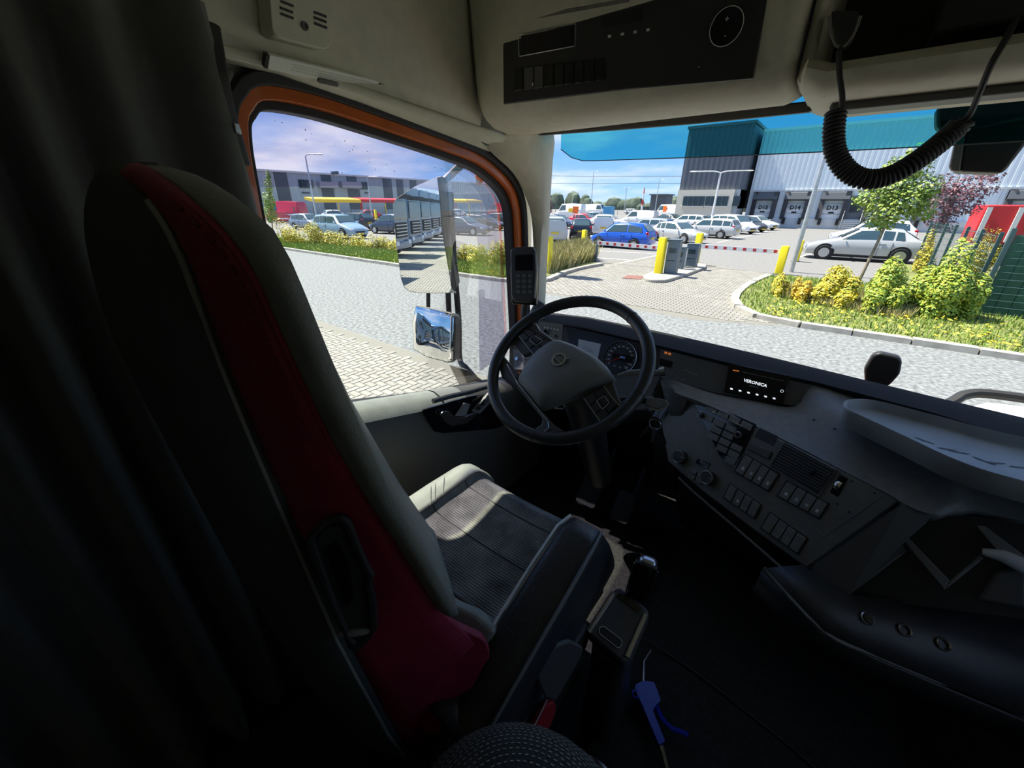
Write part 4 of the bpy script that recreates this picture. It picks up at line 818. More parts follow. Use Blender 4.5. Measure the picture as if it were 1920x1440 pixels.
# blow gun on the floor
bg_ = thing('air_blow_gun', P(-.10, .72, .11), 'bright blue air blow gun with thin nozzle lying on the cab floor', 'blow gun')
BFr = Fr(P(-.1, .72, .128), (1, 0, 0), (0, 0, 1))
Bp = lambda *q, w=0: [BFr.px(x, y, w) for x, y in q]
MB().prism(rpoly(Bp((1188, 1301), (1190, 1291), (1205, 1284), (1224, 1287), (1229, 1298), (1237, 1322), (1228, 1330), (1222, 1340), (1245, 1398), (1233, 1405), (1211, 1352), (1200, 1325)), .003), (0, 0, .020)).build('body', M['blue'], bg_, bevel=.004, seg=3)
MB().tube(crom(Bp((1230, 1322), (1240, 1345), (1258, 1365), (1276, 1372), (1290, 1379), w=.008), 4), .006, 8).build('trigger', M['blue'], bg_)
MB().tube(Bp((1207, 1285), (1208, 1240), (1221, 1219), w=.010), [.003, .0025, .0022], 8).build('nozzle', M['silver'], bg_)
MB().tube(Bp((1239, 1400), (1243, 1412), (1250, 1440), (1256, 1465), w=.010), [.007, .006, .006, .006], 10).build('coupling', M['brass'], bg_)
MB().tube(crom(Bp((1195, 1294), (1186, 1296), (1188, 1306), (1198, 1308), w=.02), 4), .002, 6).build('hook', M['blue'], bg_)
MB().tube(crom([at(x, y, cz=.115) for x, y in ((1205, 1195), (1300, 1258), (1400, 1335), (1470, 1390), (1540, 1450))], 6), .003, 6).build('floor_seam', M['black'], label='thin black seam line running across the cab floor', cat='cable')  # seam in the floor, drawn as a thin black tube
# handheld unit on the pillar
hh = thing('handheld_terminal', P(-.96, 1.26, .85), 'black handheld keypad terminal in a cradle beside the front pillar', 'handheld')
HF = Fr(at(984, 515, Y=1.24), (1, .25, 0), (.28, -.95, .12))
Hp = lambda *q, w=0: [HF.px(x, y, w) for x, y in q]
hb = MB().prism(rpoly(Hp((960, 470), (967, 464), (1000, 463), (1006, 470), (1008, 510), (1004, 560), (996, 568), (968, 566), (962, 555)), .006), HF.z * .02).build('body', M['black'], hh, bevel=.005, seg=3)
MB().prism(rpoly(Hp((966, 478), (999, 477), (1000, 507), (966, 508), w=.02), .003), HF.z * .001).build('screen', M['screen'], hb, smooth=0)
for j in range(4):
    for i in range(3): MB().prism(rpoly(Hp((968 + i * 11, 514 + j * 10), (976 + i * 11, 514 + j * 10), (976 + i * 11, 520 + j * 10), (968 + i * 11, 520 + j * 10), w=.02), .002), HF.z * .002).build('key', M['dash2'], hb, smooth=0)
MB().tube(rpoly(Hp((960, 470), (967, 464), (1000, 463), (1006, 470), (1008, 510), (1004, 560), (996, 568), (968, 566), (962, 555), w=.012), .006), .0012, 5, closed=True).build('edge_trim', M['silver'], hb)
MB().prism(rpoly(Hp((958, 500), (1010, 498), (1008, 572), (962, 570), w=-.015), .006), HF.z * .016).build('cradle', M['gloss'], hh, bevel=.004)
MB().tube([HF.px(985, 570, -.005), HF.px(982, 590, -.005), at(1000, 612, Y=1.33)], .014, 10).build('bracket', M['black'], hh); MB().tube([at(1014, 565, Y=1.36), at(1000, 590, Y=1.34), at(990, 615, Y=1.36)], .02, 10).build('bracket', M['dash2'], hh)
# CB microphone lead
cb = thing('coiled_cord', P(.1, 1.1, 1.3), 'black coiled radio cord looping down from the overhead compartment', 'cord')
def cbp(x, y, Y=1.10): return at(x, y, Y=Y)
pth = crom([cbp(x, y, Y) for x, y, Y in ((1568, 206, 1.06), (1563, 250, 1.06), (1568, 290, 1.06), (1590, 322, 1.06), (1622, 336, 1.06), (1660, 332, 1.07), (1705, 310, 1.08), (1750, 278, 1.10), (1790, 244, 1.12), (1806, 226, 1.12))], 24)
hel = []; Lg = [0]
for a, b in zip(pth, pth[1:]): Lg.append(Lg[-1] + (b - a).length)
tot = Lg[-1]; turns = 46; prevn = V((0, 1, 0)); fr_l = []
for i, p in enumerate(pth):
    t = (pth[min(i + 1, len(pth) - 1)] - pth[max(i - 1, 0)]).normalized(); n_ = (prevn - t * prevn.dot(t)).normalized(); prevn = n_; fr_l.append((p, n_, t.cross(n_)))
ns = turns * 12
j = 0
for k in range(ns + 1):
    s_ = tot * k / ns
    while j < len(Lg) - 2 and Lg[j + 1] < s_: j += 1
    t = (s_ - Lg[j]) / max(1e-9, Lg[j + 1] - Lg[j]); p = fr_l[j][0].lerp(fr_l[j + 1][0], t); n_ = fr_l[j][1].lerp(fr_l[j + 1][1], t); b_ = fr_l[j][2].lerp(fr_l[j + 1][2], t); a = 2 * math.pi * k / 12
    hel.append(p + n_ * (.0145 * math.cos(a)) + b_ * (.0145 * math.sin(a)))
MB().tube(hel, .0036, 6).build('coil', M['rubber'], cb, smooth=180)
MB().tube(crom([cbp(x, y, Y_) for x, y, Y_ in ((1579, 208, 1.05), (1579, 178, 1.046), (1574, 140, 1.046), (1573, 96, 1.052))], 6), .0045, 8).build('lead', M['rubber'], cb)
MB().tube(crom([at(x, y, Y=Y_) for x, y, Y_ in ((1806, 226, 1.12), (1820, 212, 1.11), (1838, 170, 1.06), (1860, 118, 1.03), (1885, 75, 1.05), (1905, 35, 1.10))], 6), .0045, 8).build('lead', M['rubber'], cb)
for q in (((1555, 30), (1557, 58), (1566, 82), (1573, 88)), ((1614, 30), (1604, 58), (1592, 78), (1581, 88))): MB().tube(crom([cbp(x, y, 1.06) for x, y in q], 4), .0022, 6).build('hook_wire', M['dash'], cb)
MB().prism(rpoly([cbp(x, y, 1.07) for x, y in ((1558, 20), (1612, 20), (1600, 72), (1582, 90), (1568, 84))], .006), (0, .03, 0)).build('microphone', M['black'], cb, bevel=.005)
# ================================================================== OUTSIDE FITTINGS OF THE TRUCK
def norm_for(px, py, out): d = ray(px, py).normalized(); return (V(out).normalized() - d).normalized()
sm = thing('side_mirror', P(-1.2, 1.2, .6), 'truck side mirror with tall flat glass and smaller wide-angle glass outside the driver door', 'mirror')
MO = CAM + ray(798, 445) * 1.74
MR = Fr(MO, (1, 0, 0), norm_for(800, 392, (-.16, -.987, 0)))
mo = [(737, 384), (744, 373), (778, 350), (820, 333), (824, 367), (829, 433), (847, 540), (842, 549), (796, 549), (769, 546), (759, 538), (753, 522), (744, 460), (741, 424)]
MB().prism([MR.px(x, y, 0) for x, y in mo], MR.z * .002).build('main_glass', M['mirror'], sm, smooth=0)
ho = [(735, 383), (742, 371), (778, 348), (820, 330), (829, 329), (834, 367), (839, 433), (856, 540), (848, 551), (796, 551), (768, 548), (757, 540), (751, 524), (742, 460), (739, 424)]
MB().prism([MR.px(x, y, -.002) for x, y in ho], MR.z * -.07, .92).build('main_housing', M['dash2'], sm, bevel=.006)
WO_ = CAM + ray(815, 628) * 1.74
WR = Fr(WO_, (1, 0, 0), norm_for(812, 612, (-.45, -.89, 0)))
wm = [(780, 575), (811, 580), (846, 589), (851, 596), (849, 676), (838, 678), (800, 668), (776, 654), (774, 605)]
wuv = [WR.uv(x, y) for x, y in wm]; wc_ = (sum(p[0] for p in wuv) / 9, sum(p[1] for p in wuv) / 9)
def wring(k): return [WR(wc_[0] + (a - wc_[0]) * k, wc_[1] + (b - wc_[1]) * k, .012 * (1 - k * k)) for a, b in wuv]
MB().loft([wring(k) for k in (1, .85, .7, .55, .4, .25, .1)], True, True).build('wide_glass', M['mirror'], sm, smooth=180)
MB().prism([WR(wc_[0] + (a - wc_[0]) * 1.06, wc_[1] + (b - wc_[1]) * 1.06, -.002) for a, b in wuv], WR.z * -.06, .9).build('wide_housing', M['dash2'], sm, bevel=.006)
for q, r_ in (((803, 545, 803, 580), .010), ((840, 545, 842, 592), .013)): MB().tube([MR.px(q[0], q[1], -.03), MR.px(q[2], q[3], -.03)], r_, 10).build('strut', M['rubber'], sm)
MB().tube(crom([MR.px(844, 360, -.05), MR.px(852, 500, -.05), MR.px(860, 600, -.045), MR.px(862, 672, -.04), at(874, 690, X=-1.28), at(890, 708, X=-1.20)], 5), .014, 10).build('post', M['rubber'], sm)
MB().prism([at(x, y, X=-1.155) for x, y in ((862, 690), (880, 694), (918, 722), (885, 738))], (-.07, 0, 0)).build('foot', M['dash'], sm, bevel=.006)
mo_br = mat('arm_brown', (.16, .09, .05), .5)
MB().tube([MR.px(834, 338, -.04), at(868, 306, X=-1.38), at(905, 318, X=-1.185)], [.022, .024, .022], 10, flat=.7).build('upper_arm', mo_br, sm)
MB().ell((0, 0, 0), (.018, .03, .014), fr=Fr(at(899, 332, X=-1.185), (0, 1, 0), (1, 0, 0))).build('orange_arm_end', mat('arm_end_orange', (.9, .25, .02), .2), sm)  # plain orange blob added at the arm end, no lamp here
fm = thing('front_mirror', at(1850, 260, Y=1.60), 'large black front view mirror housing hung outside the windshield top', 'mirror')
MB().prism(rpoly([at(x, y, Y=1.62) for x, y in ((1812, 240), (1925, 195), (1960, 210), (1925, 270), (1888, 318), (1878, 325), (1800, 322), (1797, 310))], .012), (0, .10, 0)).build('housing', M['black'], fm, bevel=.012, seg=3)
MB().prism(rpoly([at(x, y, Y=1.60) for x, y in ((1756, 205), (1770, 190), (2000, 150), (2000, 205), (1850, 240), (1765, 246), (1756, 238))], .01), (0, .05, 0)).build('mount', M['black'], fm, bevel=.01)
MB().prism([at(x, y, Y=1.615) for x, y in ((1812, 242), (1800, 322), (1784, 320), (1781, 312), (1796, 243))], (0, .02, 0)).build('glass_edge', M['dash'], fm, bevel=.003)
cw = MB().loft([[P(x, y, z) for y, z in ((1.76, .0), (1.76, .58), (1.70 - .10 * (x / 1.1) ** 2, .69), (1.88 - .10 * (x / 1.1) ** 2, .62), (1.97 - .10 * (x / 1.1) ** 2, .3), (1.97 - .10 * (x / 1.1) ** 2, -.6), (1.76, -.6))] for x in (-1.15, -.8, -.4, 0, .4, .8, 1.15)]).build('trim_13', M['orange'], kind=S, smooth=40, label='orange front panel of the truck below the windshield')
pdl = thing('cowl_paddle', at(1655, 722, Y=1.84), 'black paddle-shaped device standing on the truck nose outside the windshield', 'device')
MB().prism(rpoly([at(x, y, Y=1.80) for x, y in ((1620, 692), (1636, 666), (1650, 661), (1686, 669), (1692, 678), (1688, 702), (1668, 724), (1640, 734), (1622, 728))], .012), (0, .035, 0)).build('head', M['black'], pdl, bevel=.008, seg=3)
hd = at(1650, 725, Y=1.815); MB().cyl(hd, V((hd.x, hd.y, Z0 + .60)), .018).build('stem', M['black'], pdl)
fr2 = thing('cowl_tray', at(1870, 765, Y=1.84), 'grey rounded frame with a pale inner plate on the truck nose', 'tray')
FQ = Fr(at(1870, 762, Y=1.84), (1, 0, 0), (0, -.6, .8))
fo_ = [FQ.px(x, y) for x, y in ((1778, 765), (1795, 748), (1812, 740), (1850, 738), (1960, 754), (2040, 780), (2050, 805), (1960, 800), (1860, 782))]
MB().tube(crom(fo_, 4, True), .016, 8, closed=True).build('rim', M['black'], fr2); MB().prism([FQ.px(x, y, -.01) for x, y in ((1800, 768), (1850, 756), (1960, 768), (2030, 792), (1960, 800), (1860, 785))], FQ.z * .004).build('plate', M['paper'], fr2, smooth=0)
fq0 = FQ.px(1900, 778, -.01); MB().cyl(fq0, V((fq0.x, fq0.y, Z0 + .55)), .02).build('stem', M['dash2'], fr2)
# ================================================================== OUTSIDE
def g(px, py, z=0.0): return at(px, py, Z=z)
MO_ = dict(
    asphalt=mat('road_asphalt', (.19, .20, .195), .9, noise=14, amt=.5, bump=.6, bscale=60), lot=mat('lot_asphalt', (.20, .195, .185), .9, noise=8, amt=.18, bump=.4, bscale=40), pave=mat('pale_paving', (.28, .265, .225), .9, noise=4, amt=.12),
    brick=mat('paver_brick', (.42, .40, .35), .85, island=((0, (.23, .218, .185)), (1, (.31, .296, .258)), (.5, (.265, .252, .218)))), njoint=mat('yard_joint', (.22, .21, .175), .95), joint=mat('paver_joint', (.20, .19, .16), .95), nbrick=mat('pale_paver', (.46, .44, .38), .85, island=((0, (.27, .255, .215)), (1, (.32, .305, .26)))),
    curb=mat('curb_concrete', (.36, .34, .29), .85, noise=6, amt=.2), soil=mat('verge_soil', (.18, .20, .06), .95, noise=3, amt=.4), grass=mat('grass', (.2, .3, .05), .7, island=((0, (.13, .24, .03)), (1, (.42, .42, .08)), (.6, (.22, .34, .05)))), dry=mat('dry_grass', (.4, .36, .15), .7, island=((0, (.25, .26, .07)), (1, (.55, .46, .22)))),
    yellow=mat('bollard_yellow', (.85, .68, .01), .4), cab=mat('cabinet_grey', (.13, .17, .20), .5), wht=mat('white_paint', (.80, .80, .78), .4), redp=mat('red_paint', (.55, .02, .025), .4), galv=mat('galvanised', (.50, .52, .53), .4, metal=.6, noise=8, amt=.15),
    clad=mat('white_cladding', (.80, .86, .86), .45), clad2=mat('anthracite_cladding', (.11, .125, .145), .5), cream=mat('cream_wall', (.80, .72, .56), .8), plinth=mat('plinth', (.7, .7, .66), .8), gclad=mat('grey_cladding', (.40, .44, .44), .6), dclad=mat('dark_cladding', (.10, .11, .12), .6), wwin=mat('building_glass', (.03, .05, .06), .08), shelter=mat('dock_shelter', (.05, .05, .055), .7), pinkclad=mat('mauve_cladding', (.34, .31, .34), .6),
    greenf=mat('green_screen', (.03, .13, .07), .6, noise=5, amt=.2), wire=mat('fence_wire', (.07, .13, .13), .5, metal=.3), bark=mat('bark', (.28, .23, .17), .9, noise=12, amt=.3), hill=mat('far_trees', (.10, .13, .09), .95, noise=.4, amt=.4),
    drain=mat('drain_brown', (.22, .10, .08), .8, noise=20, amt=.3), tyre=mat('tyre', (.02, .02, .02), .8), rimm=mat('alloy', (.55, .56, .57), .3, metal=.8), cglass=mat('car_glass', (.05, .09, .10), .05, spec=1.0), lampw=mat('headlamp', (.8, .82, .85), .1), lampr=mat('tail_lamp', (.5, .01, .02), .2), plate=mat('number_plate', (.8, .55, .03), .5), under=mat('car_underside', (.015, .015, .016), .8),
    lf_y=mat('leaf_yellow', (.5, .4, .05), .6, island=((0, (.62, .44, .02)), (1, (.22, .30, .04)), (.4, (.58, .48, .03)), (.72, (.42, .42, .04)))), lf_o=mat('leaf_orange', (.6, .3, .03), .6, island=((0, (.60, .28, .02)), (1, (.40, .36, .04)), (.5, (.66, .46, .02)))), lf_g=mat('leaf_green', (.2, .35, .04), .6, island=((0, (.14, .26, .03)), (1, (.55, .52, .04)), (.45, (.26, .38, .04)))), lf_t=mat('leaf_tree', (.2, .35, .04), .6, island=((0, (.15, .27, .04)), (1, (.38, .45, .08)))), lf_p=mat('leaf_purple', (.15, .05, .07), .6, island=((0, (.10, .035, .05)), (1, (.28, .12, .15)))),
)
def slab(name, pts, z, m, label, th=.06): return MB().prism([V((p[0], p[1], z - th)) for p in pts], (0, 0, th)).build(name, MO_[m], kind=S, smooth=0, label=label)
YN, YC = g(760, 655).y, 10.45               # near road edge, far curb face
slab('parking_lot', [(-170, YC + .2), (120, YC + .2), (120, 230), (-170, 230)], -.002, 'lot', 'grey asphalt of the car park beyond the road')
slab('road', [(-170, YN), (120, YN), (120, YC + .3), (-170, YC + .3)], 0, 'asphalt', 'grey speckled asphalt road crossing in front of the truck')
slab('near_paving', [(-170, -120), (120, -120), (120, YN), (-170, YN)], -.002, 'pave', 'pale paved yard the truck stands on')
slab('yard_lane', [(-40, -120), (30, -120), (30, -24), (-40, -24)], .0, 'asphalt', 'darker grey lane between parked trucks behind')  # one even grey, darker than the yard paving
# ---- pavers of the near yard (herringbone)
def brick_mesh(name, l, w_, h=.05, bev=.006):
    b = MB(); b.hexa([(0, 0, 0), (l, 0, 0), (l, w_, 0), (0, w_, 0)], [(bev, bev, h), (l - bev, bev, h), (l - bev, w_ - bev, h), (bev, w_ - bev, h)])
    return b
def herring(x0, x1, y0, y1, bw=.105):
    out = []
    nx, ny = int((x1 - x0) / bw), int((y1 - y0) / bw)
    for i in range(nx):
        for j in range(ny):
            k = (i - j) % 4
            if k == 0: out.append((x0 + i * bw, y0 + j * bw, 0))
            elif k == 3: out.append((x0 + i * bw, y0 + j * bw, 1))
    return out
def pavers(parent, cells, m, dist_key, z, gap, name='brick', bw=.105, rest='bricks'):
    cells = sorted(cells, key=dist_key); o0 = {}
    for k, (x, y, v) in enumerate(cells[:300]):
        if v not in o0:
            b = brick_mesh(name, (2 * bw if v == 0 else bw) - gap, (bw if v == 0 else 2 * bw) - gap); o = b.build(name, MO_[m], parent, smooth=0); o.parent = parent; o.matrix_parent_inverse = Matrix(); o0[v] = o
        else:
            o = o0[v].copy(); col.objects.link(o)
        o.location = (x, y, z - .05)
    b = MB()
    for x, y, v in cells[300:]:
        l, w_ = (2 * bw - gap, bw - gap) if v == 0 else (bw - gap, 2 * bw - gap); e_ = .006; zz = z
        b.add([(x, y, zz - .012), (x + l, y, zz - .012), (x + l, y + w_, zz - .012), (x, y + w_, zz - .012), (x + e_, y + e_, zz), (x + l - e_, y + e_, zz), (x + l - e_, y + w_ - e_, zz), (x + e_, y + w_ - e_, zz)], [(4, 5, 6, 7), (0, 1, 5, 4), (1, 2, 6, 5), (2, 3, 7, 6), (3, 0, 4, 7)])
    return b.build(rest, MO_[m], parent, smooth=0, kind='stuff')
yard = slab('yard_brick_bed', [(-9.5, -18.5), (-1.25, -18.5), (-1.25, YN - .02), (-9.5, YN - .02)], .001, 'njoint', 'herringbone brick yard left of the truck', .02)
pavers(yard, herring(-9.4, -1.3, -18.4, YN - .25), 'nbrick', lambda c: (c[0] + 1.3) ** 2 + (c[1] - 1.6) ** 2, .012, .010)
# ---- entrance
entr = slab('entrance_bed', [tuple(g(*p)[:2]) for p in ((1010, 548), (1000, 530), (1118, 494), (1240, 478), (1440, 515), (1374, 568), (1400, 595), (1470, 612), (1300, 600))], .002, 'joint', 'brick paved car park entrance across the road', .03)
ent = [tuple(g(*p)[:2]) for p in ((1010, 552), (1021, 530), (1132, 497), (1240, 483), (1440, 515), (1374, 568), (1392, 588), (1470, 610))]
def inside(x, y, poly):
    c = False; n = len(poly)
    for i in range(n):
        (x1, y1), (x2, y2) = poly[i], poly[(i + 1) % n]
        if (y1 > y) != (y2 > y) and x < (x2 - x1) * (y - y1) / (y2 - y1) + x1: c = not c
    return c
cl = []
bx0, bx1 = min(p[0] for p in ent), max(p[0] for p in ent); by0, by1 = YC - .35, max(p[1] for p in ent)
j = 0; y = by0
while y < by1:
    x = bx0 + (.11 if j % 2 else 0)
    while x < bx1:
        if inside(x, y, ent) or (y < YC + 1.6 and -7.4 < x < -1.4): cl.append((x, y, 0))
        x += .22
    y += .11; j += 1
pavers(entr, cl, 'brick', lambda c: (c[0] + 4) ** 2 + (c[1] - YC) ** 2, .016, .012, bw=.11)
slab('drain_cover', [tuple(g(*p)[:2]) for p in ((1166, 523), (1178, 517), (1208, 519), (1200, 525))], .03, 'drain', 'reddish drain cover in the entrance paving', .02)
# ---- curbs
def curb(name, path, label, ln=1.0, wd=.22, h=.11):
    c = thing(name, (path[0][0], path[0][1], 0), label, 'curb', kind=S); path = [V((p[0], p[1], 0)) for p in path]; L_ = [0]
    for a, b in zip(path, path[1:]): L_.append(L_[-1] + (b - a).length)
    def pos(s_):
        for i in range(len(path) - 1):
            if s_ <= L_[i + 1] or i == len(path) - 2: return path[i].lerp(path[i + 1], (s_ - L_[i]) / max(1e-6, L_[i + 1] - L_[i]))
    s_ = 0
    while s_ < L_[-1] - .2:
        a, b = pos(s_ + .012), pos(min(L_[-1], s_ + ln - .012)); t = (b - a).normalized(); n_ = V((-t.y, t.x, 0)) * wd / 2; dz = V((0, 0, random.uniform(-.008, .008)))
        MB().hexa([a - n_, b - n_, b + n_, a + n_], [a - n_ * .9 + V((0, 0, h)) + dz, b - n_ * .9 + V((0, 0, h)) + dz, b + n_ + V((0, 0, h)) + dz, a + n_ + V((0, 0, h)) + dz]).build('curb_stone', MO_['curb'], c, smooth=0)
        s_ += ln
lc_ = [tuple(g(*p)[:2]) for p in ((1021, 530), (1060, 513), (1090, 504), (1132, 497))]
curb('trim_14', [(-46, YC + .1), (-9.5, YC + .1), (lc_[0][0] - .35, YC + .35)] + lc_, 'pale concrete curb along the far road verge', 1.0)
rc_ = [tuple(g(*p)[:2]) for p in ((1440, 520), (1405, 535), (1380, 555), (1376, 570), (1392, 586), (1420, 597), (1475, 609))]
curb('trim_15', crom([V((a, b, 0)) for a, b in rc_], 4) + [V((.6, YC + .12, 0)), V((16, YC + .12, 0))], 'pale concrete curb rounding the hedge bed', .9)
# ---- verges
vl = [(-46, YC + .2), (-9.3, YC + .2), (lc_[0][0] - .4, YC + .5), (lc_[1][0] - .1, lc_[1][1]), (lc_[2][0] - .1, lc_[2][1]), (lc_[3][0] - .3, lc_[3][1] + .2), (lc_[3][0] - 2.2, lc_[3][1] - .3), (-10.5, YC + 4.2), (-46, YC + 4.2)]
slab('verge_left', vl, .06, 'soil', 'grassy verge between road and car park', .1)
vr = [(p.x + .12, p.y) for p in crom([V((a, b, 0)) for a, b in rc_], 3)] + [(.6, YC + .2), (16, YC + .2), (16, 25.6), (2.2, 25.6), (1.7, YC + 7.5), (rc_[0][0] + .6, rc_[0][1] + .6)]
slab('verge_right', vr, .06, 'soil', 'grassy bed with hedge right of the entrance', .1)
def grass(name, poly, n, m, h0, h1, label, z=.06, cond=None):
    xs_, ys_ = [p[0] for p in poly], [p[1] for p in poly]; b = MB(); k = 0; rnd = random.Random(5)
    while k < n:
        x, y = rnd.uniform(min(xs_), max(xs_)), rnd.uniform(min(ys_), max(ys_))
        if not inside(x, y, poly) or (cond and not cond(x, y)): continue
        k += 1; h = rnd.uniform(h0, h1); a = rnd.uniform(0, 6.28); w_ = .008 + h * .05; dx, dy = math.cos(a) * w_, math.sin(a) * w_; lx, ly_ = rnd.uniform(-.4, .4) * h, rnd.uniform(-.4, .4) * h
        b.add([(x - dx, y - dy, z), (x + dx, y + dy, z), (x + lx, y + ly_, z + h)], [(0, 1, 2)])
    return b.build(name, MO_[m], smooth=0, kind='stuff', label=label, cat='grass')
grass('grass', [(-34, YC + .25), (-9, YC + .25), (-8.8, YC + 3.2), (-34, YC + 2.6)], 46000, 'grass', .07, .20, 'short green grass on the far verge')
grass('grass', vr, 26000, 'grass', .05, .14, 'sunlit grass around the right hedge bed', cond=lambda x, y: y < YC + 7.6)
grass('grass', [tuple(g(*p)[:2]) for p in ((1026, 517), (1100, 495), (1118, 490), (1095, 470), (1035, 480))], 9000, 'dry', .25, .8, 'tall dry grass clump beside the yellow bollard')
grass('grass', [tuple(g(*p)[:2]) for p in ((1445, 558), (1470, 545), (1620, 560), (1720, 590), (1700, 606), (1600, 590))], 7000, 'dry', .08, .26, 'dry straw grass at the foot of the hedge')
lv_ = MB(); rl = random.Random(9)
for _ in range(2600):
    if rl.random() < .65: x, y = rl.uniform(-30, -9), YC + .3 + rl.random() * 2.4
    else: x, y = rl.uniform(-1, 8), YC + .3 + rl.random() * 2.5
    a = rl.uniform(0, 6.28); s_ = rl.uniform(.03, .06); z = .10 + rl.random() * .06; dx, dy = math.cos(a) * s_, math.sin(a) * s_
    lv_.add([(x - dx, y - dy, z), (x + dy * .5, y - dx * .5, z + .02), (x + dx, y + dy, z + rl.uniform(0, .04)), (x - dy * .5, y + dx * .5, z)], [(0, 1, 2, 3)])
lv_.build('fallen_leaves', MO_['lf_y'], smooth=0, kind='stuff', label='yellow fallen leaves scattered over the verge grass', cat='leaves')
# ---- hedges, trees
def leafball(b, c, r, n, s0, s1, rnd, droop=.3):
    for _ in range(n):
        while True:
            q = V((rnd.uniform(-1, 1), rnd.uniform(-1, 1), rnd.uniform(-1, 1)))
            if .12 < q.length < 1: break
        q = q * (q.length ** -.35); p = c + V((q.x * r[0], q.y * r[1], q.z * r[2])); s_ = rnd.uniform(s0, s1)
        a = V((rnd.uniform(-1, 1), rnd.uniform(-1, 1), rnd.uniform(-.6, .6))).normalized(); n_ = (q + V((0, 0, .6)) + V((rnd.uniform(-.6, .6), rnd.uniform(-.6, .6), rnd.uniform(-.6, .6)))).normalized(); bb = a.cross(n_).normalized(); a = n_.cross(bb)
        b.add([p - a * s_, p - bb * s_ * .5, p + a * s_, p + bb * s_ * .5], [(0, 1, 2, 3)])
def shrub(pxl, pxr, pyt, base, m, n, label, group, depth=.8, seed=1, name='shrub', ls=.045):
    rnd = random.Random(seed); B = g((pxl + pxr) / 2, base); Lf, Rt = at(pxl, base, Y=B.y), at(pxr, base, Y=B.y); T = at((pxl + pxr) / 2, pyt, Y=B.y).z; wd = (Rt - Lf).length / 2
    t = thing(name, (B.x, B.y, .05), label, 'shrub', group); b = MB(); st = MB()
    for k in range(9):
        a = rnd.uniform(0, 6.28); rr = rnd.uniform(.1, .8); x, y, h = B.x + math.cos(a) * rr * wd, B.y + math.sin(a) * rr * depth, T * rnd.uniform(.45, .98) * (1.0 if rr < .5 else .8)
        st.tube([V((B.x + (x - B.x) * .3, B.y + (y - B.y) * .3, .0)), V((x, y, h * .5)), V((x, y, h))], [.012, .009, .004], 5)
        leafball(b, V((x, y, h * .62)), (wd * .42, depth * .45, h * .42), n // 9, ls * .6, ls * 1.2, rnd)
        leafball(b, V((x, y, h * .25)), (wd * .4, depth * .4, h * .25), n // 18, ls * .6, ls * 1.2, rnd)
    b.build('foliage', MO_[m], t, smooth=0); st.build('stems', MO_['bark'], t); return t
GL, GR = 'yellowing shrubs on the far verge', 'hedge shrubs right of the entrance'
for i, (a, b_, t_, bs_, m_, n_, lb) in enumerate(((518, 566, 404, 458, 'lf_y', 1500, 'broad yellow-green shrub on the verge by the slender tree'), (576, 604, 414, 460, 'lf_y', 1300, 'yellow shrub in front of the pale blue crossover rear'), (606, 650, 428, 462, 'lf_y', 1300, 'bright yellow shrub before the pale blue crossover door'), (655, 697, 438, 464, 'lf_y', 1000, 'low yellow shrub before the pale blue crossover nose'), (706, 730, 424, 470, 'lf_y', 900, 'narrow upright yellow shrub between two parked cars'), (730, 762, 440, 474, 'lf_y', 700, 'small yellow shrub partly behind the side mirror'), (850, 882, 448, 492, 'lf_y', 900, 'thin upright yellow-green shrub before the dark sedan'), (886, 918, 450, 496, 'lf_y', 1000, 'yellow-green shrub before the two dark parked cars'), (920, 958, 444, 502, 'lf_y', 1200, 'tall yellow-green shrub seen through the deflector strip'))):
    shrub(a, b_, t_, bs_, m_, n_, lb, GL, .7, 20 + i, ls=.06)
for i, (a, b_, t_, bs_, m_, n_, lb, dp_) in enumerate(((1438, 1474, 508, 556, 'lf_y', 1800, 'small yellow shrub at the foot of the entrance bollard', .5), (1474, 1516, 516, 566, 'lf_o', 2000, 'low orange-yellow shrub beside the galvanised pole', .5), (1508, 1606, 486, 572, 'lf_y', 6000, 'wide golden yellow shrub left of the tree trunk', .8), (1540, 1585, 500, 545, 'lf_o', 700, 'orange-leaved shrub behind the golden one', .5), (1596, 1698, 462, 584, 'lf_g', 7500, 'large green-yellow shrub right of the tree trunk', .9), (1676, 1822, 440, 596, 'lf_g', 12000, 'largest green shrub next to the green screen fence', 1.0), (1768, 1856, 422, 520, 'lf_y', 2000, 'tall yellow shrub in front of the mesh fence', .6), (1694, 1742, 424, 514, 'lf_y', 1100, 'yellow shrub beside the pale tree post', .5))):
    shrub(a, b_, t_, bs_, m_, n_, lb, GR, dp_, 50 + i, ls=.045)
def tree(name, base, Yoff, trunk_top, blobs, m, n, label, tr=.05, seed=3, ls=.07):
    rnd = random.Random(seed); B = g(*base); t = thing(name, (B.x, B.y, .0), label, 'tree')
    tt = at(*trunk_top, Y=B.y); tk_ = MB().tube([V((B.x, B.y, 0)), V((B.x, B.y, 0)).lerp(tt, .5) + V((.03, 0, 0)), tt], [tr, tr * .8, tr * .4], 8); tk_.build('trunk', MO_['bark'], t)
    b = MB(); br = MB()
    for x, y, rx, rz in blobs:
        c = at(x, y, Y=B.y); s_ = (c - CAM).dot(_f) / F_PX
        br.tube([V((B.x, B.y, 0)).lerp(tt, rnd.uniform(.6, .95)), c], [tr * .35, .008], 5); leafball(b, c, (rx * s_, rx * s_ * .8, rz * s_), int(n * rx * rz / 1500), ls * .6, ls * 1.2, rnd)
    br.build('branches', MO_['bark'], t); b.build('foliage', MO_[m], t, smooth=0); return t
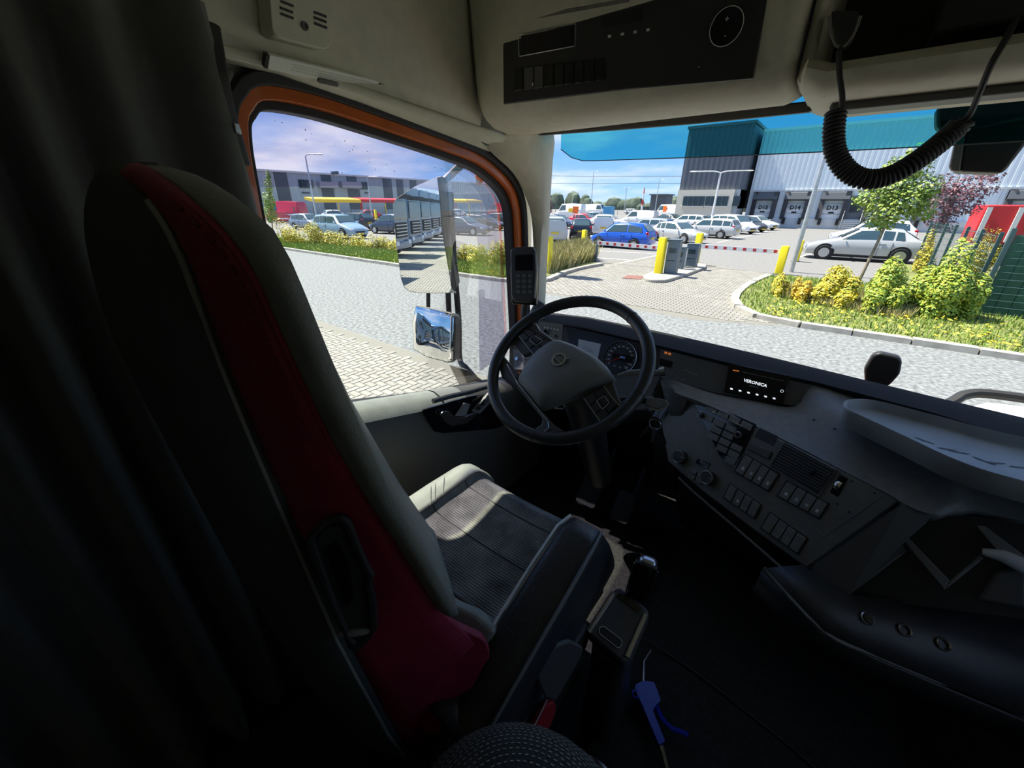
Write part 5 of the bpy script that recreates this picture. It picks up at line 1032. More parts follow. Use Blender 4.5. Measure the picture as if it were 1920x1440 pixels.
tree('street_tree', (1602, 545), 0, (1700, 330), ((1640, 372, 34, 24), (1668, 395, 40, 26), (1705, 372, 42, 28), (1725, 350, 34, 26), (1672, 348, 34, 24), (1712, 310, 30, 26), (1680, 312, 20, 18), (1728, 285, 22, 18), (1652, 418, 26, 14), (1735, 395, 20, 18)), 'lf_t', 900, 'young green street tree rising from the right hedge', .045, 4, .06)
tree('street_tree', (1715, 500), 0, (1800, 330), ((1765, 400, 26, 28), (1790, 375, 34, 30), (1820, 352, 40, 22), (1780, 345, 28, 22), (1812, 385, 26, 20), (1850, 330, 26, 12), (1770, 425, 20, 14)), 'lf_p', 620, 'purple-leaved tree behind the green street tree', .05, 6, .07)
tree('street_tree', (1000, 512), 0, (1010, 300), ((1010, 330, 26, 40), (1018, 385, 22, 25), (1012, 290, 22, 24)), 'lf_p', 700, 'purple-leaved tree half hidden by the front pillar', .06, 8, .08)
tree('slender_tree', (512, 446), 0, (503, 318), ((506, 400, 14, 16), (504, 375, 13, 16), (503, 350, 9, 14), (503, 330, 5, 10)), 'lf_t', 2600, 'slender young tree on the verge before the grey warehouse', .05, 9, .09)
# ---- bollards, barrier, cabinets
def post_px(base, top): B = g(*base); return B, at(*top, Y=B.y).z
for (b_, t_, r_, lb) in (((1026, 514), (1028, 443), .13, 'yellow bollard in the dry grass beside the entrance'), ((1094, 465), (1096, 431), .13, 'yellow bollard behind the silver people carrier'), ((1233, 518), (1242, 445), .13, 'yellow bollard on the barrier island before the grey cabinet'), ((1302, 497), (1308, 437), .13, 'yellow bollard at the far end of the barrier island'), ((1459, 514), (1472, 461), .13, 'yellow bollard at the tip of the red and white barrier arm'), ((1491, 490), (1503, 450), .13, 'ochre yellow bollard behind the galvanised lamp pole'), ((706, 415), (704, 393), .14, 'yellow bollard by the far car park fence'), ((1738, 470), (1748, 436), .10, 'thin yellow post among the hedge leaves')):
    B, h = post_px(b_, t_); t = thing('bollard', (B.x, B.y, 0), lb, 'bollard', 'yellow bollards')
    MB().loft([[V((B.x + x * k, B.y + y * k, z)) for x, y in rrect(r_ * 2, r_ * 2, .03)] for z, k in ((0, 1), (h - .03, 1), (h, .85))]).build('post', MO_['yellow'], t); MB().box((B.x, B.y, .015), (r_ * 2.6, r_ * 2.6, .03)).build('foot', MO_['cab'], t)
isl = [tuple(g(*p)[:2]) for p in ((1203, 522), (1212, 530), (1245, 532), (1282, 521), (1324, 505), (1322, 498), (1296, 497), (1236, 510))]
MB().prism([V((a, b, 0)) for a, b in rpoly([V((a, b, 0)) for a, b in isl], .3) and [(p.x, p.y) for p in rpoly([V((a, b, 0)) for a, b in isl], .3)]], (0, 0, .12)).build('trim_16', MO_['curb'], kind=S, bevel=.03, label='raised barrier island in the entrance')
def cabinet(pb, pt, wd, dp_, m, lb, slot=True):
    B, h = post_px(pb, pt); t = thing('barrier_cabinet', (B.x, B.y, .12), lb, 'cabinet'); MB().box((B.x, B.y + dp_ / 2, .12 + h / 2 - .06), (wd, dp_, h - .12)).build('body', MO_[m], t, bevel=.02)
    MB().box((B.x, B.y + dp_ / 2, h + .015), (wd + .04, dp_ + .04, .03)).build('lid', MO_['cab'], t, bevel=.008)
    if slot: MB().box((B.x, B.y - .006, h * .72), (wd * .6, .012, .16)).build('screen_slot', MO_['wwin'], t); MB().box((B.x, B.y - .006, h * .45), (wd * .7, .01, .02)).build('door_line', MO_['under'], t)
cabinet((1253, 519), (1256, 450), .42, .35, 'cab', 'tall grey barrier cabinet behind the first island bollard'); cabinet((1270, 510), (1272, 464), .26, .3, 'cab', 'short grey barrier column in the middle of the island'); cabinet((1277, 507), (1279, 468), .14, .25, 'wht', 'slim pale ticket post on the barrier island', False); cabinet((1291, 506), (1294, 458), .46, .35, 'cab', 'wide grey barrier cabinet at the rear of the island')
def barrier(a, b_, Y_, lb):
    p, q = at(*a, Y=Y_), at(*b_, Y=Y_); t = thing('boom_barrier', p, lb, 'barrier'); n_ = 9; d_ = (q - p)
    MB().hexa([p + V((0, -.02, -.08)), q + V((0, -.02, -.08)), q + V((0, .02, -.08)), p + V((0, .02, -.08))], [p + V((0, -.02, .08)), q + V((0, -.02, .08)), q + V((0, .02, .08)), p + V((0, .02, .08))]).build('arm', MO_['wht'], t)
    for i in range(n_):
        s_ = p + d_ * ((i + .35) / n_); e_ = p + d_ * ((i + .68) / n_); up = V((0, 0, .05)); MB().hexa([s_ + V((0, -.023, 0)) - up, e_ + V((0, -.023, 0)) - up, e_ + V((0, .023, 0)) - up, s_ + V((0, .023, 0)) - up], [s_ + V((0, -.023, 0)) + up, e_ + V((0, -.023, 0)) + up, e_ + V((0, .023, 0)) + up, s_ + V((0, .023, 0)) + up]).build('red_stripe', MO_['redp'], t)
B1 = g(1117, 492); barrier((1119, 455), (1250, 466), B1.y, 'red and white barrier arm in front of the blue hatchback'); B2 = g(1462, 514); barrier((1300, 461), (1464, 472), B2.y, 'red and white barrier arm across the right entrance lane')
t = thing('barrier_post', (B1.x, B1.y, 0), 'dark grey forked support post holding the left barrier tip', 'post'); h = at(1116, 437, Y=B1.y).z
az = at(1119, 455, Y=B1.y).z - .08
MB().box((B1.x, B1.y, az / 2), (.10, .08, az)).build('column', MO_['cab'], t, bevel=.01); MB().tube(crom([V((B1.x, B1.y - .07, h)), V((B1.x, B1.y - .065, az + .06)), V((B1.x, B1.y, az)), V((B1.x, B1.y + .065, az + .06)), V((B1.x, B1.y + .07, h))], 5), .02, 6).build('fork', MO_['cab'], t)
# ---- lamp posts
def lamp_post(base, top, r_, lb, arms=((.9, 0),), Y_=None, m='galv'):
    B = g(*base) if Y_ is None else V((at(base[0], base[1], Y=Y_).x, Y_, 0)); tp = at(*top, Y=B.y); t = thing('lamp_post', (B.x, B.y, 0), lb, 'lamp post', 'lamp posts')
    tp = V((B.x, B.y, tp.z)); MB().tube([V((B.x, B.y, 0)), V((B.x, B.y, tp.z * .5)), tp], [r_, r_ * .85, r_ * .6], 10).build('pole', MO_[m], t)
    for ax_, ay_ in arms:
        e_ = tp + V((ax_, ay_, .15)); MB().tube(crom([tp, tp + V((ax_ * .3, ay_ * .3, .14)), e_], 4), r_ * .4, 6).build('arm', MO_[m], t); f = Fr(e_, V((ax_, ay_, 0)), (0, 0, 1)); MB().ell((.25, 0, 0), (.35, .12, .06), fr=f).build('head', MO_['wht'], t)
lamp_post((1483, 510), (1580, 140), .085, 'thick galvanised lamp pole beside the entrance bollard', ((1.5, .5),))
lamp_post((1334, 412), (1351, 324), .12, 'white twin armed lamp post before the cream office', ((-2.2, -.7), (2.2, .7)), Y_=48.0, m='wht')
lamp_post((598, 432), (580, 292), .09, 'tall single armed lamp post by the pale blue crossover', ((1.0, .6),)); lamp_post((700, 424), (693, 334), .09, 'plain lamp post before the grey warehouse doors', ((.6, .4),))
lamp_post((1107, 400), (1114, 322), .12, 'thin lamp post behind the red saloon', ((.9, 0),)); lamp_post((1227, 403), (1235, 338), .12, 'thin lamp post beside the orange striped van', ((.7, 0),)); lamp_post((1170, 398), (1173, 353), .14, 'short lamp post near the far mesh fence', ((-.7, 0), (.7, 0)))
# ---- cars
PAINT = {}
def paint(c):
    if c not in PAINT: PAINT[c] = mat('car_paint_%d' % len(PAINT), c, .3, coat=.8, metal=.15)
    return PAINT[c]
CARK = dict(  # length, width, height, belt, bonnet end, roof start, roof end, tail x (fractions of length from nose), wheel radius
    hatch=(3.75, 1.66, 1.46, .92, .24, .40, .86, .985, .29), suv=(4.2, 1.80, 1.58, 1.02, .26, .40, .88, .985, .34), estate=(4.5, 1.76, 1.48, .93, .27, .42, .92, .99, .31), saloon=(4.5, 1.78, 1.44, .93, .28, .44, .76, .90, .32), mpv=(4.4, 1.80, 1.66, 1.0, .20, .38, .93, .99, .31), van=(4.3, 1.80, 1.84, 1.10, .18, .33, .97, .99, .31), bigvan=(5.6, 2.0, 2.6, 1.35, .13, .25, .985, .995, .35))
def make_car(kind, c, seed=0):
    Ln, Wd, Ht, bl, xb, xr, xe, xt, wr = CARK[kind]; hw = Wd / 2; root = thing('car', (0, 0, 0), 'x', 'car'); pm = paint(c)
    X = lambda f: Ln / 2 - f * Ln                     # nose at +x
    hood = bl * (.86 if kind != 'bigvan' else .95)
    #      frac, z bottom, z belt, z top, half belt, half top
    st = [(0.0, .32, .52, .58, .72, .60), (.03, .24, hood * .78, hood * .84, .90, .78), (.12, .20, hood * .93, hood * .98, .98, .84), (xb, .20, bl * .97, bl * 1.0, 1.0, .86), (xr, .20, bl, Ht * .975, 1.0, .74), ((xr + xe) / 2, .20, bl, Ht, 1.0, .76), (xe, .22, bl, Ht * .965, .99, .74)]
    if kind == 'saloon': st += [(xt, .25, bl * 1.02, bl * 1.06, .97, .80), (.985, .30, bl * .92, bl * .98, .90, .76), (1.0, .38, bl * .7, bl * .76, .84, .74)]
    else: st += [(xt, .26, bl * .98, bl * 1.06 if kind not in ('van', 'bigvan', 'mpv') else Ht * .86, .96, .78), (1.0, .36, bl * .8, bl * .86 if kind not in ('van', 'bigvan') else Ht * .8, .90, .76)]
    def sect(s_):
        f, zb, zt, zr, kb, kr = s_; w1, w2 = hw * kb, hw * kr; h = [(.0, zb), (w1 * .85, zb), (w1 * .97, zb + .10), (w1, (zb + zt) / 2), (w1 * .985, zt - .05), (w1 * .94, zt), (w2 + (w1 * .94 - w2) * .12, zt + (zr - zt) * .85), (w2 * .9, zr - .01), (w2 * .5, zr + .012), (0, zr + .018)]
        return [V((X(f), y, z)) for y, z in h] + [V((X(f), -y, z)) for y, z in h[-2:0:-1]]
    body = MB().loft([sect(s_) for s_ in st]).build('body', pm, root, smooth=40, local=True)
    def at_f(f):
        for a, b in zip(st, st[1:]):
            if f <= b[0]: k = (f - a[0]) / (b[0] - a[0]); return [a[i] + (b[i] - a[i]) * k for i in range(6)]
        return list(st[-1])
    def side(f, t, s_, o=.012): _, zb, zt, zr, kb, kr = at_f(f); w1, w2 = hw * kb * .94, hw * kr; return V((X(f), s_ * (w1 + (w2 + (w1 - w2) * .12 - w1) * t / .85 * 1.0 + o), zt + (zr - zt) * t))
    ends = [(xb + .03, xr + .005, xr + .16), (xr + .18, xr + .18, (xr + xe) / 2 + .10), ((xr + xe) / 2 + .12, (xr + xe) / 2 + .12, xe + .01)]
    if kind in ('van', 'bigvan'): ends = ends[:1]
    if kind == 'hatch': ends = [(xb + .05, xr + .01, xr + .24), (xr + .26, xr + .26, xe + .02)]
    for s_ in (1, -1):
        for i, (f0, f1, f2) in enumerate(ends):
            fe = f2 + (.02 if i == len(ends) - 1 else 0)
            q = [side(f0, .10, s_), side(fe, .10, s_), side(f2, .80, s_), side(f1, .80, s_)]
            MB().add(q, [(0, 1, 2, 3)]).build('side_window', MO_['cglass'], root, smooth=0, solid=.01, local=True)
        for f in ((.19 if kind != 'bigvan' else .17), .79):
            wc2 = V((X(f), s_ * (hw - .10), wr)); wf = Fr(wc2, (1, 0, 0), (0, s_, 0))
            MB().prism([V((X(f) + (wr + .065) * math.cos(rad(a)), s_ * (hw * .99 - .02), max(.09, wr + .02 + (wr + .065) * math.sin(rad(a))))) for a in range(-40, 221, 13)], (0, s_ * .022, 0)).build('wheel_arch', MO_['under'], root, local=True)
            wh = MB().lathe(wf, [(wr * .6, .02), (wr, .0), (wr, .11), (wr * .93, .128), (wr * .66, .128)], 22, False).build('wheel', MO_['tyre'], root, local=True)
            rm = MB().lathe(wf, [(wr * .68, .125), (wr * .62, .118), (wr * .60, .10), (0, .10)], 20); 
            for k in range(7):
                a = 2 * math.pi * k / 7; d1 = V((math.cos(a), math.sin(a))); n1 = V((-d1.y, d1.x)) * wr * .07
                rm.plate(wf, [(d1.x * wr * .1 + n1.x, d1.y * wr * .1 + n1.y), (d1.x * wr * .62 + n1.x, d1.y * wr * .62 + n1.y), (d1.x * wr * .62 - n1.x, d1.y * wr * .62 - n1.y), (d1.x * wr * .1 - n1.x, d1.y * wr * .1 - n1.y)], .10, .13)
            rm.build('rim', MO_['rimm'], wh, local=True)
        lz = hood * .74; MB().box((X(.035), s_ * hw * .70, lz), (.22, hw * .34, .13)).build('headlamp', MO_['lampw'], root, bevel=.03, local=True)
        tz = bl * .92; MB().box((X(.975), s_ * hw * .82, tz), (.16, hw * .22, .28 if kind in ('mpv', 'van', 'estate', 'hatch') else .16)).build('tail_lamp', MO_['lampr'], root, bevel=.03, local=True)
        MB().ell((X(xb + .05), s_ * (hw + .09), bl + .06), (.07, .10, .07)).build('door_mirror', pm, root, local=True)
        for f in (xr + .17, (xr + xe) / 2 + .11): MB().box((X(f), s_ * (hw * 1.0 - .004), bl * .62), (.012, .012, bl * .62)).build('door_joint', MO_['under'], root, local=True)
        MB().box((X(xr + .20), s_ * (hw * .99 + .012), bl * .86), (.18, .03, .03)).build('door_handle', pm, root, bevel=.008, local=True)
        MB().box((X(.49), s_ * (hw * .93), .22), (Ln * .46, .06, .10)).build('sill', MO_['under'], root, local=True)
    a_, b2 = at_f(xb + .012), at_f(xr - .012)
    wq = lambda f, k, z: [V((X(f), y * k, z)) for y in (-1, -.5, 0, .5, 1)]
    zA, zB = at_f(xb + .02)[3], at_f(xr - .015)[3]
    MB().grid([[V((X(xb + .02) + .012, hw * .80 * y, zA + .02 + .012)) for y in (-1, -.5, 0, .5, 1)], [V((X(xr - .015) + .012, hw * .66 * y, zB + .012 + .01)) for y in (-1, -.5, 0, .5, 1)]]).build('windscreen', MO_['cglass'], root, smooth=0, solid=.01, local=True)
    if kind not in ('van', 'bigvan'):
        f0, f1 = xe + .012, (xt - .01); zA, zB = at_f(f0)[3], at_f(f1)[3]
        MB().grid([[V((X(f0) - .012, hw * .64 * y, zA + .014)) for y in (-1, 0, 1)], [V((X(f1) - .02, hw * .70 * y, zB + .02)) for y in (-1, 0, 1)]]).build('rear_window', MO_['cglass'], root, smooth=0, solid=.01, local=True)
    MB().box((X(.0) + .0, 0, hood * .55), (.06, hw * .9, .10)).build('grille', MO_['under'], root, bevel=.02, local=True); MB().box((X(.0) + .02, 0, hood * .40), (.05, .50, .11)).build('number_plate', MO_['plate'], root, local=True); MB().box((X(1.0) - .02, 0, bl * .68), (.05, .50, .11)).build('number_plate', MO_['plate'], root, local=True)
    return root
PROTO = {}
def car(kind, c, px, py, head, label, scale=1.0, group='parked cars', pos=None, cat='car'):
    k = (kind, c)
    if k not in PROTO: o = make_car(kind, c); PROTO[k] = o
    else: o = copy_tree(PROTO[k])
    p = g(px, py) if pos is None else V(pos); o.location = (p.x, p.y, -.002); o.rotation_euler = (0, 0, rad(head)); o.scale = (scale,) * 3; tag(o, label, cat, group); return o
WH_, SI, BK, DB, BL, RD, LB, SB = (.80, .80, .79), (.50, .51, .50), (.02, .022, .026), (.03, .05, .10), (.01, .10, .55), (.55, .02, .04), (.28, .40, .48), (.25, .30, .36)
car('hatch', BL, 1165, 464, 180, 'bright blue small hatchback behind the left barrier arm', 1.0)
car('mpv', SI, 1034, 452, 128, 'silver people carrier parked next to the front pillar'); car('hatch', BK, 1088, 447, 120, 'black hatchback between the silver carrier and the blue car'); car('mpv', WH_, 1128, 440, 118, 'white people carrier behind the blue hatchback bonnet')
car('estate', SB, 1214, 441, 175, 'blue-grey estate car right behind the blue hatchback', .95); car('saloon', SI, 1266, 453, -22, 'silver saloon with its bonnet towards the island', .95); car('estate', SI, 1326, 445, 172, 'silver estate car with red tail lamp towards the docks'); car('mpv', WH_, 1372, 437, -30, 'white people carrier beside the silver estate', 1.0); car('hatch', BK, 1398, 434, -28, 'dark hatchback squeezed beside a white people carrier'); car('saloon', WH_, 1416, 430, -28, 'white saloon last in the row towards the docks')
car('estate', WH_, 1286, 428, 172, 'white estate car in the second row behind the island', 1.0); car('van', WH_, 1196, 424, 180, 'white panel van behind the blue hatchback roof'); car('saloon', RD, 1096, 424, 0, 'red saloon in the row behind the silver carrier'); car('saloon', DB, 1046, 428, 0, 'dark blue saloon beside the red saloon'); car('saloon', WH_, 1140, 428, 10, 'low white saloon between the red saloon and the white van'); car('saloon', BK, 1248, 424, 160, 'black saloon behind the grey barrier cabinets'); car('estate', DB, 1336, 428, 170, 'dark blue estate car half hidden behind white cars'); car('hatch', SB, 1120, 416, 0, 'grey-blue hatchback seen above the red saloon')
car('estate', WH_, 1186, 402, 0, 'white estate car alone by the far mesh fence', 1.0); bv = car('bigvan', WH_, 1068, 410, 180, 'large white delivery van with orange and yellow panels', 1.0, 'delivery vans', cat='van'); bv2 = car('bigvan', WH_, 1117, 404, 0, 'large white van beside the light blue container', 1.0, 'delivery vans', cat='van'); bv3 = car('bigvan', WH_, 1250, 408, 160, 'large white van with an orange stripe left of the office', 1.0, 'delivery vans', cat='van')
car('saloon', SI, 1608, 487, 182, 'silver saloon parked behind the right hedge', 1.05); car('hatch', WH_, 1625, 462, 180, 'white hatchback behind the silver saloon', 1.15)
car('suv', LB, 640, 446, 8, 'pale blue crossover parked beyond the yellow shrubs', 1.05); car('suv', BK, 666, 431, 190, 'black off-roader behind the pale blue crossover'); car('hatch', DB, 738, 438, 190, 'dark blue hatchback half behind the side mirror', 1.1); car('saloon', DB, 872, 440, 10, 'dark blue saloon with lit bonnet right of the side mirror'); car('saloon', BK, 908, 431, 10, 'black saloon between the dark blue saloon and the window edge'); car('estate', BK, 948, 424, 10, 'black estate car at the window front edge'); car('hatch', SB, 580, 430, 10, 'grey-blue hatchback behind the left lamp post')
car('hatch', WH_, 0, 0, 80, 'white hatchback under the yellow canopy', pos=at(628, 395, X=-62)); car('hatch', RD, 0, 0, 80, 'red hatchback under the yellow canopy', pos=at(696, 395, X=-62)); car('hatch', WH_, 0, 0, 80, 'white hatchback under the short yellow canopy', pos=at(858, 395, X=-62))
van_r = car('bigvan', RD, 540, 418, 200, 'red delivery van with white lower stripe by the slender tree', 1.0, 'delivery vans', cat='van'); car('bigvan', RD, 940, 408, 190, 'red delivery van at the far window edge', 1.0, 'delivery vans', cat='van')
or_ = mat('orange_sign', (.85, .16, .02), .5); ye_ = mat('yellow_sign', (.9, .6, .03), .5)
def livery(o, q, m_, nm='livery_panel'):   # flat coloured panel on both van sides
    L_, Wd = CARK['bigvan'][:2]
    for s_ in (1, -1):
        b = MB(); b.box(((q[0] + q[1]) / 2, s_ * (Wd / 2 * .96), (q[2] + q[3]) / 2), (q[1] - q[0], .06, q[3] - q[2])); n_ = b.build(nm, m_, None); n_.parent = o
livery(bv, (-2.3, -1.1, .8, 2.1), or_); livery(bv, (-1.05, -.2, .9, 1.8), ye_); livery(bv3, (-.4, .5, .6, 2.3), or_); livery(van_r, (-2.4, .6, .5, 1.1), MO_['wht'])
# ---- left warehouse, long wall running away
Xw = -84.0
whz = at(480, 320, X=Xw).z; Ya, Yb = at(440, 320, X=Xw).y, at(1010, 345, X=Xw).y
lw = thing('warehouse', (Xw, (Ya + Yb) / 2, 0), 'long grey warehouse with dark vertical stripes beyond the car park', 'building')
MB().box((Xw - 15, (Ya + Yb) / 2, whz / 2), (30, Yb - Ya, whz)).build('wall', MO_['gclad'], lw)
MB().box((Xw - 15, (Ya + Yb) / 2, whz + .15), (30.6, Yb - Ya + .6, .3)).build('roof_edge', MO_['plinth'], lw)
def lwq(nm, m_, x0, x1, y0, y1, par=None, d=.12):
    p = [at(x0, y0, X=Xw), at(x1, y0, X=Xw), at(x1, y1, X=Xw), at(x0, y1, X=Xw)]; ya, yb = (p[0].y + p[3].y) / 2, (p[1].y + p[2].y) / 2; za, zb = max(.0, min(p[2].z, p[3].z)), max(p[0].z, p[1].z)
    return MB().box((Xw + d / 2, (ya + yb) / 2, (za + zb) / 2), (d, yb - ya, zb - za)).build(nm, MO_[m_], par or lw)
for x0, x1 in ((519, 543), (720, 736), (745, 757), (770, 782)): lwq('dark_stripe', 'dclad', x0, x1, 322 + (x0 - 519) * .055, 392)
lwq('dark_stripe', 'dclad', 602, 620, 327, 341); lwq('dark_stripe', 'dclad', 650, 668, 330, 344); lwq('dark_stripe', 'dclad', 606, 628, 353, 392); lwq('dark_stripe', 'dclad', 654, 676, 355, 392)
for x0, x1, y0, y1 in ((560, 587, 338, 352), (674, 690, 342, 355)):
    wn = lwq('window', 'wwin', x0, x1, y0, y1, d=.16); 
    for k in range(3): xx = x0 + (x1 - x0) * (k + 1) / 4; lwq('mullion', 'dclad', xx - .4, xx + .4, y0, y1, wn, .2)
for x0, x1 in ((594, 628), (636, 672)): lwq('balcony', 'pinkclad', x0, x1, 342, 352, d=1.2)
for x0, x1 in ((566, 580), (684, 692)): f_ = lwq('vent', 'dclad', x0, x1, 360, 363)
for k in range(16): xx = 480 + k * 19; lwq('panel_joint', 'plinth', xx, xx + .6, 322 + k * 1.05, 395, d=.06)
lwq('roof_unit', 'dclad', 620, 625, 322, 327, d=2.0)
def canopy(x0, x1, y0, Xc, m_, lb):
    a, b_ = at(x0, y0, X=Xc), at(x1, y0, X=Xc); z_ = (a.z + b_.z) / 2; t = thing('canopy', (Xc, (a.y + b_.y) / 2, 0), lb, 'canopy', 'loading canopies')
    MB().hexa([V((Xc, a.y, z_ - .35)), V((Xc + 3, a.y, z_ - .8)), V((Xc + 3, b_.y, z_ - .8)), V((Xc, b_.y, z_ - .35))], [V((Xc, a.y, z_)), V((Xc + 3, a.y, z_ - .3)), V((Xc + 3, b_.y, z_ - .3)), V((Xc, b_.y, z_))]).build('roof', m_, t)
    n_ = max(2, int((b_.y - a.y) / 5))
    for k in range(n_ + 1): yy = a.y + (b_.y - a.y) * k / n_; MB().cyl(V((Xc + 2.7, yy, 0)), V((Xc + 2.7, yy, z_ - .9)), .10, n=6).build('leg', ye_ if k % 2 else MO_['redp'], t)
canopy(570, 658, 370, -70, ye_, 'yellow canopy along the grey warehouse'); canopy(660, 745, 371, -70, MO_['redp'], 'red canopy along the grey warehouse'); canopy(838, 886, 373, -70, ye_, 'short yellow canopy seen right of the side mirror')
# ---- mesh fences
def fence(p, q, h, n_, lb, rows=9, cols=None):
    p, q = V((p[0], p[1], 0)), V((q[0], q[1], 0)); t = thing('mesh_fence', p.lerp(q, .5), lb, 'fence', 'mesh fences'); d_ = q - p; L_ = d_.length; b = MB()
    for k in range(n_ + 1): a = p + d_ * (k / n_); MB().box((a.x, a.y, h / 2), (.07, .07, h)).build('post', MO_['wire'], t)
    cols = cols or int(L_ / .25)
    for k in range(cols): a = p + d_ * (k / cols); b.tube([a + V((0, 0, .08)), a + V((0, 0, h - .05))], .006, 3)
    for k in range(rows): zz = .1 + (h - .2) * k / (rows - 1); b.tube([p + V((0, 0, zz)), q + V((0, 0, zz))], .008, 3)
    b.build('mesh_wires', MO_['wire'], t, smooth=0, kind='stuff'); return t
a, b_ = g(1020, 404), g(1270, 402); fence((a.x, a.y), (b_.x, b_.y), 2.0, 14, 'mesh fence between the car park and the far field', 6, 60)
a, b_ = g(480, 424), g(960, 416); fence((a.x, a.y), (b_.x, b_.y), 2.0, 16, 'mesh fence between the left car park and the grey warehouse', 6, 70)
# ---- right side green screen fence with red trailer behind
fb_ = g(1822, 592); Lf = V((fb_.x, fb_.y, 0)); ft = at(1868, 436, Y=fb_.y).z
t = thing('screen_fence', Lf, 'mesh fence panel backed by green screening at the hedge end', 'fence')
MB().box((Lf.x + 3.2, Lf.y + .06, ft / 2), (6.2, .02, ft * .96)).build('green_screen', MO_['greenf'], t); MB().box((Lf.x, Lf.y, ft / 2 + .05), (.08, .08, ft + .1)).build('post', MO_['wire'], t); MB().box((Lf.x + 2.5, Lf.y, ft / 2 + .05), (.08, .08, ft + .1)).build('post', MO_['wire'], t)
for k in range(26): MB().box((Lf.x + .12 + k * .24, Lf.y + .035, ft / 2), (.10, .012, ft * .95)).build('screen_strip', MO_['greenf'], t)
b = MB()
for k in range(110): b.tube([V((Lf.x + .05 * k, Lf.y - .02, .06)), V((Lf.x + .05 * k, Lf.y - .02, ft))], .0035, 3)
for k in range(12): b.tube([V((Lf.x, Lf.y - .03, .1 + k * ft / 12)), V((Lf.x + 5.5, Lf.y - .03, .1 + k * ft / 12))], .006, 4)
b.build('mesh_wires', MO_['wire'], t, smooth=0, kind='stuff')
fence((Lf.x - .1, Lf.y + .3), (Lf.x - .2, Lf.y + 10.5), ft, 6, 'mesh fence running away from the green screen', 10, 60)
rt = g(1900, 500); rtz = at(1880, 384, Y=rt.y).z
t = thing('red_trailer', (rt.x + 2, rt.y, 0), 'red trailer with ribbed side standing behind the green fence', 'trailer'); X0_ = at(1822, 420, Y=rt.y).x
MB().box((X0_ + 4.2, rt.y + 1.3, rtz / 2 + .45), (8, 2.5, rtz - .9)).build('box', MO_['redp'], t, bevel=.05)
for k in range(6): MB().box((X0_ + .35 + k * .95, rt.y - .02, rtz / 2 + .45), (.16, .1, rtz - 1.1)).build('rib', MO_['plinth'], t)
for k in (0, 1): MB().lathe(Fr((X0_ + 1.5 + k * 1.3, rt.y + .2, .5), (1, 0, 0), (0, -1, 0)), [(.5, 0), (.5, .3), (.25, .3), (.2, .2), (0, .2)], 18).build('wheel', MO_['tyre'], t)
# ---- right warehouse with docks
Yd = 62.0
def D(x, y, o=0.0): return at(x, y, Y=Yd - o)
zt_ = D(1420, 248).z; xL, xM, xR = D(1281, 400).x, D(1402, 380).x, 62.0
dw = thing('dock_warehouse', ((xM + xR) / 2, Yd, 0), 'white ribbed warehouse with numbered loading docks', 'building')
def rib(nm, m_, x0, x1, z0, z1, Y_, par, pitch=.5):
    r0, r1 = [], []; x = x0; k = 0
    while x < x1: r0.append(V((x, Y_ - (.07 if (k // 2) % 2 else 0), z0))); r1.append(V((x, Y_ - (.07 if (k // 2) % 2 else 0), z1))); x += pitch * (.1 if k % 2 else .4); k += 1
    r0.append(V((x1, Y_, z0))); r1.append(V((x1, Y_, z1))); return MB().grid([r0, r1]).build(nm, MO_[m_], par, smooth=0)
z1_ = D(1500, 357).z
rib('upper_cladding', 'clad', xM, xR, z1_, zt_, Yd, dw); rib('lower_cladding', 'clad', xM, xR, 1.1, z1_, Yd - .02, dw); MB().box(((xM + xR) / 2, Yd + 12, zt_ / 2), (xR - xM, 23.8, zt_ - .1)).build('core', MO_['clad'], dw)
MB().box(((xM + xR) / 2, Yd - .1, .55), (xR - xM, .5, 1.1)).build('plinth', MO_['plinth'], dw); MB().box(((xM + xR) / 2, Yd - .05, z1_), (xR - xM, .25, .18)).build('ledge', MO_['plinth'], dw); MB().box(((xM + xR) / 2, Yd + .1, zt_ + .1), (xR - xM, .5, .3)).build('roof_edge', MO_['clad'], dw)
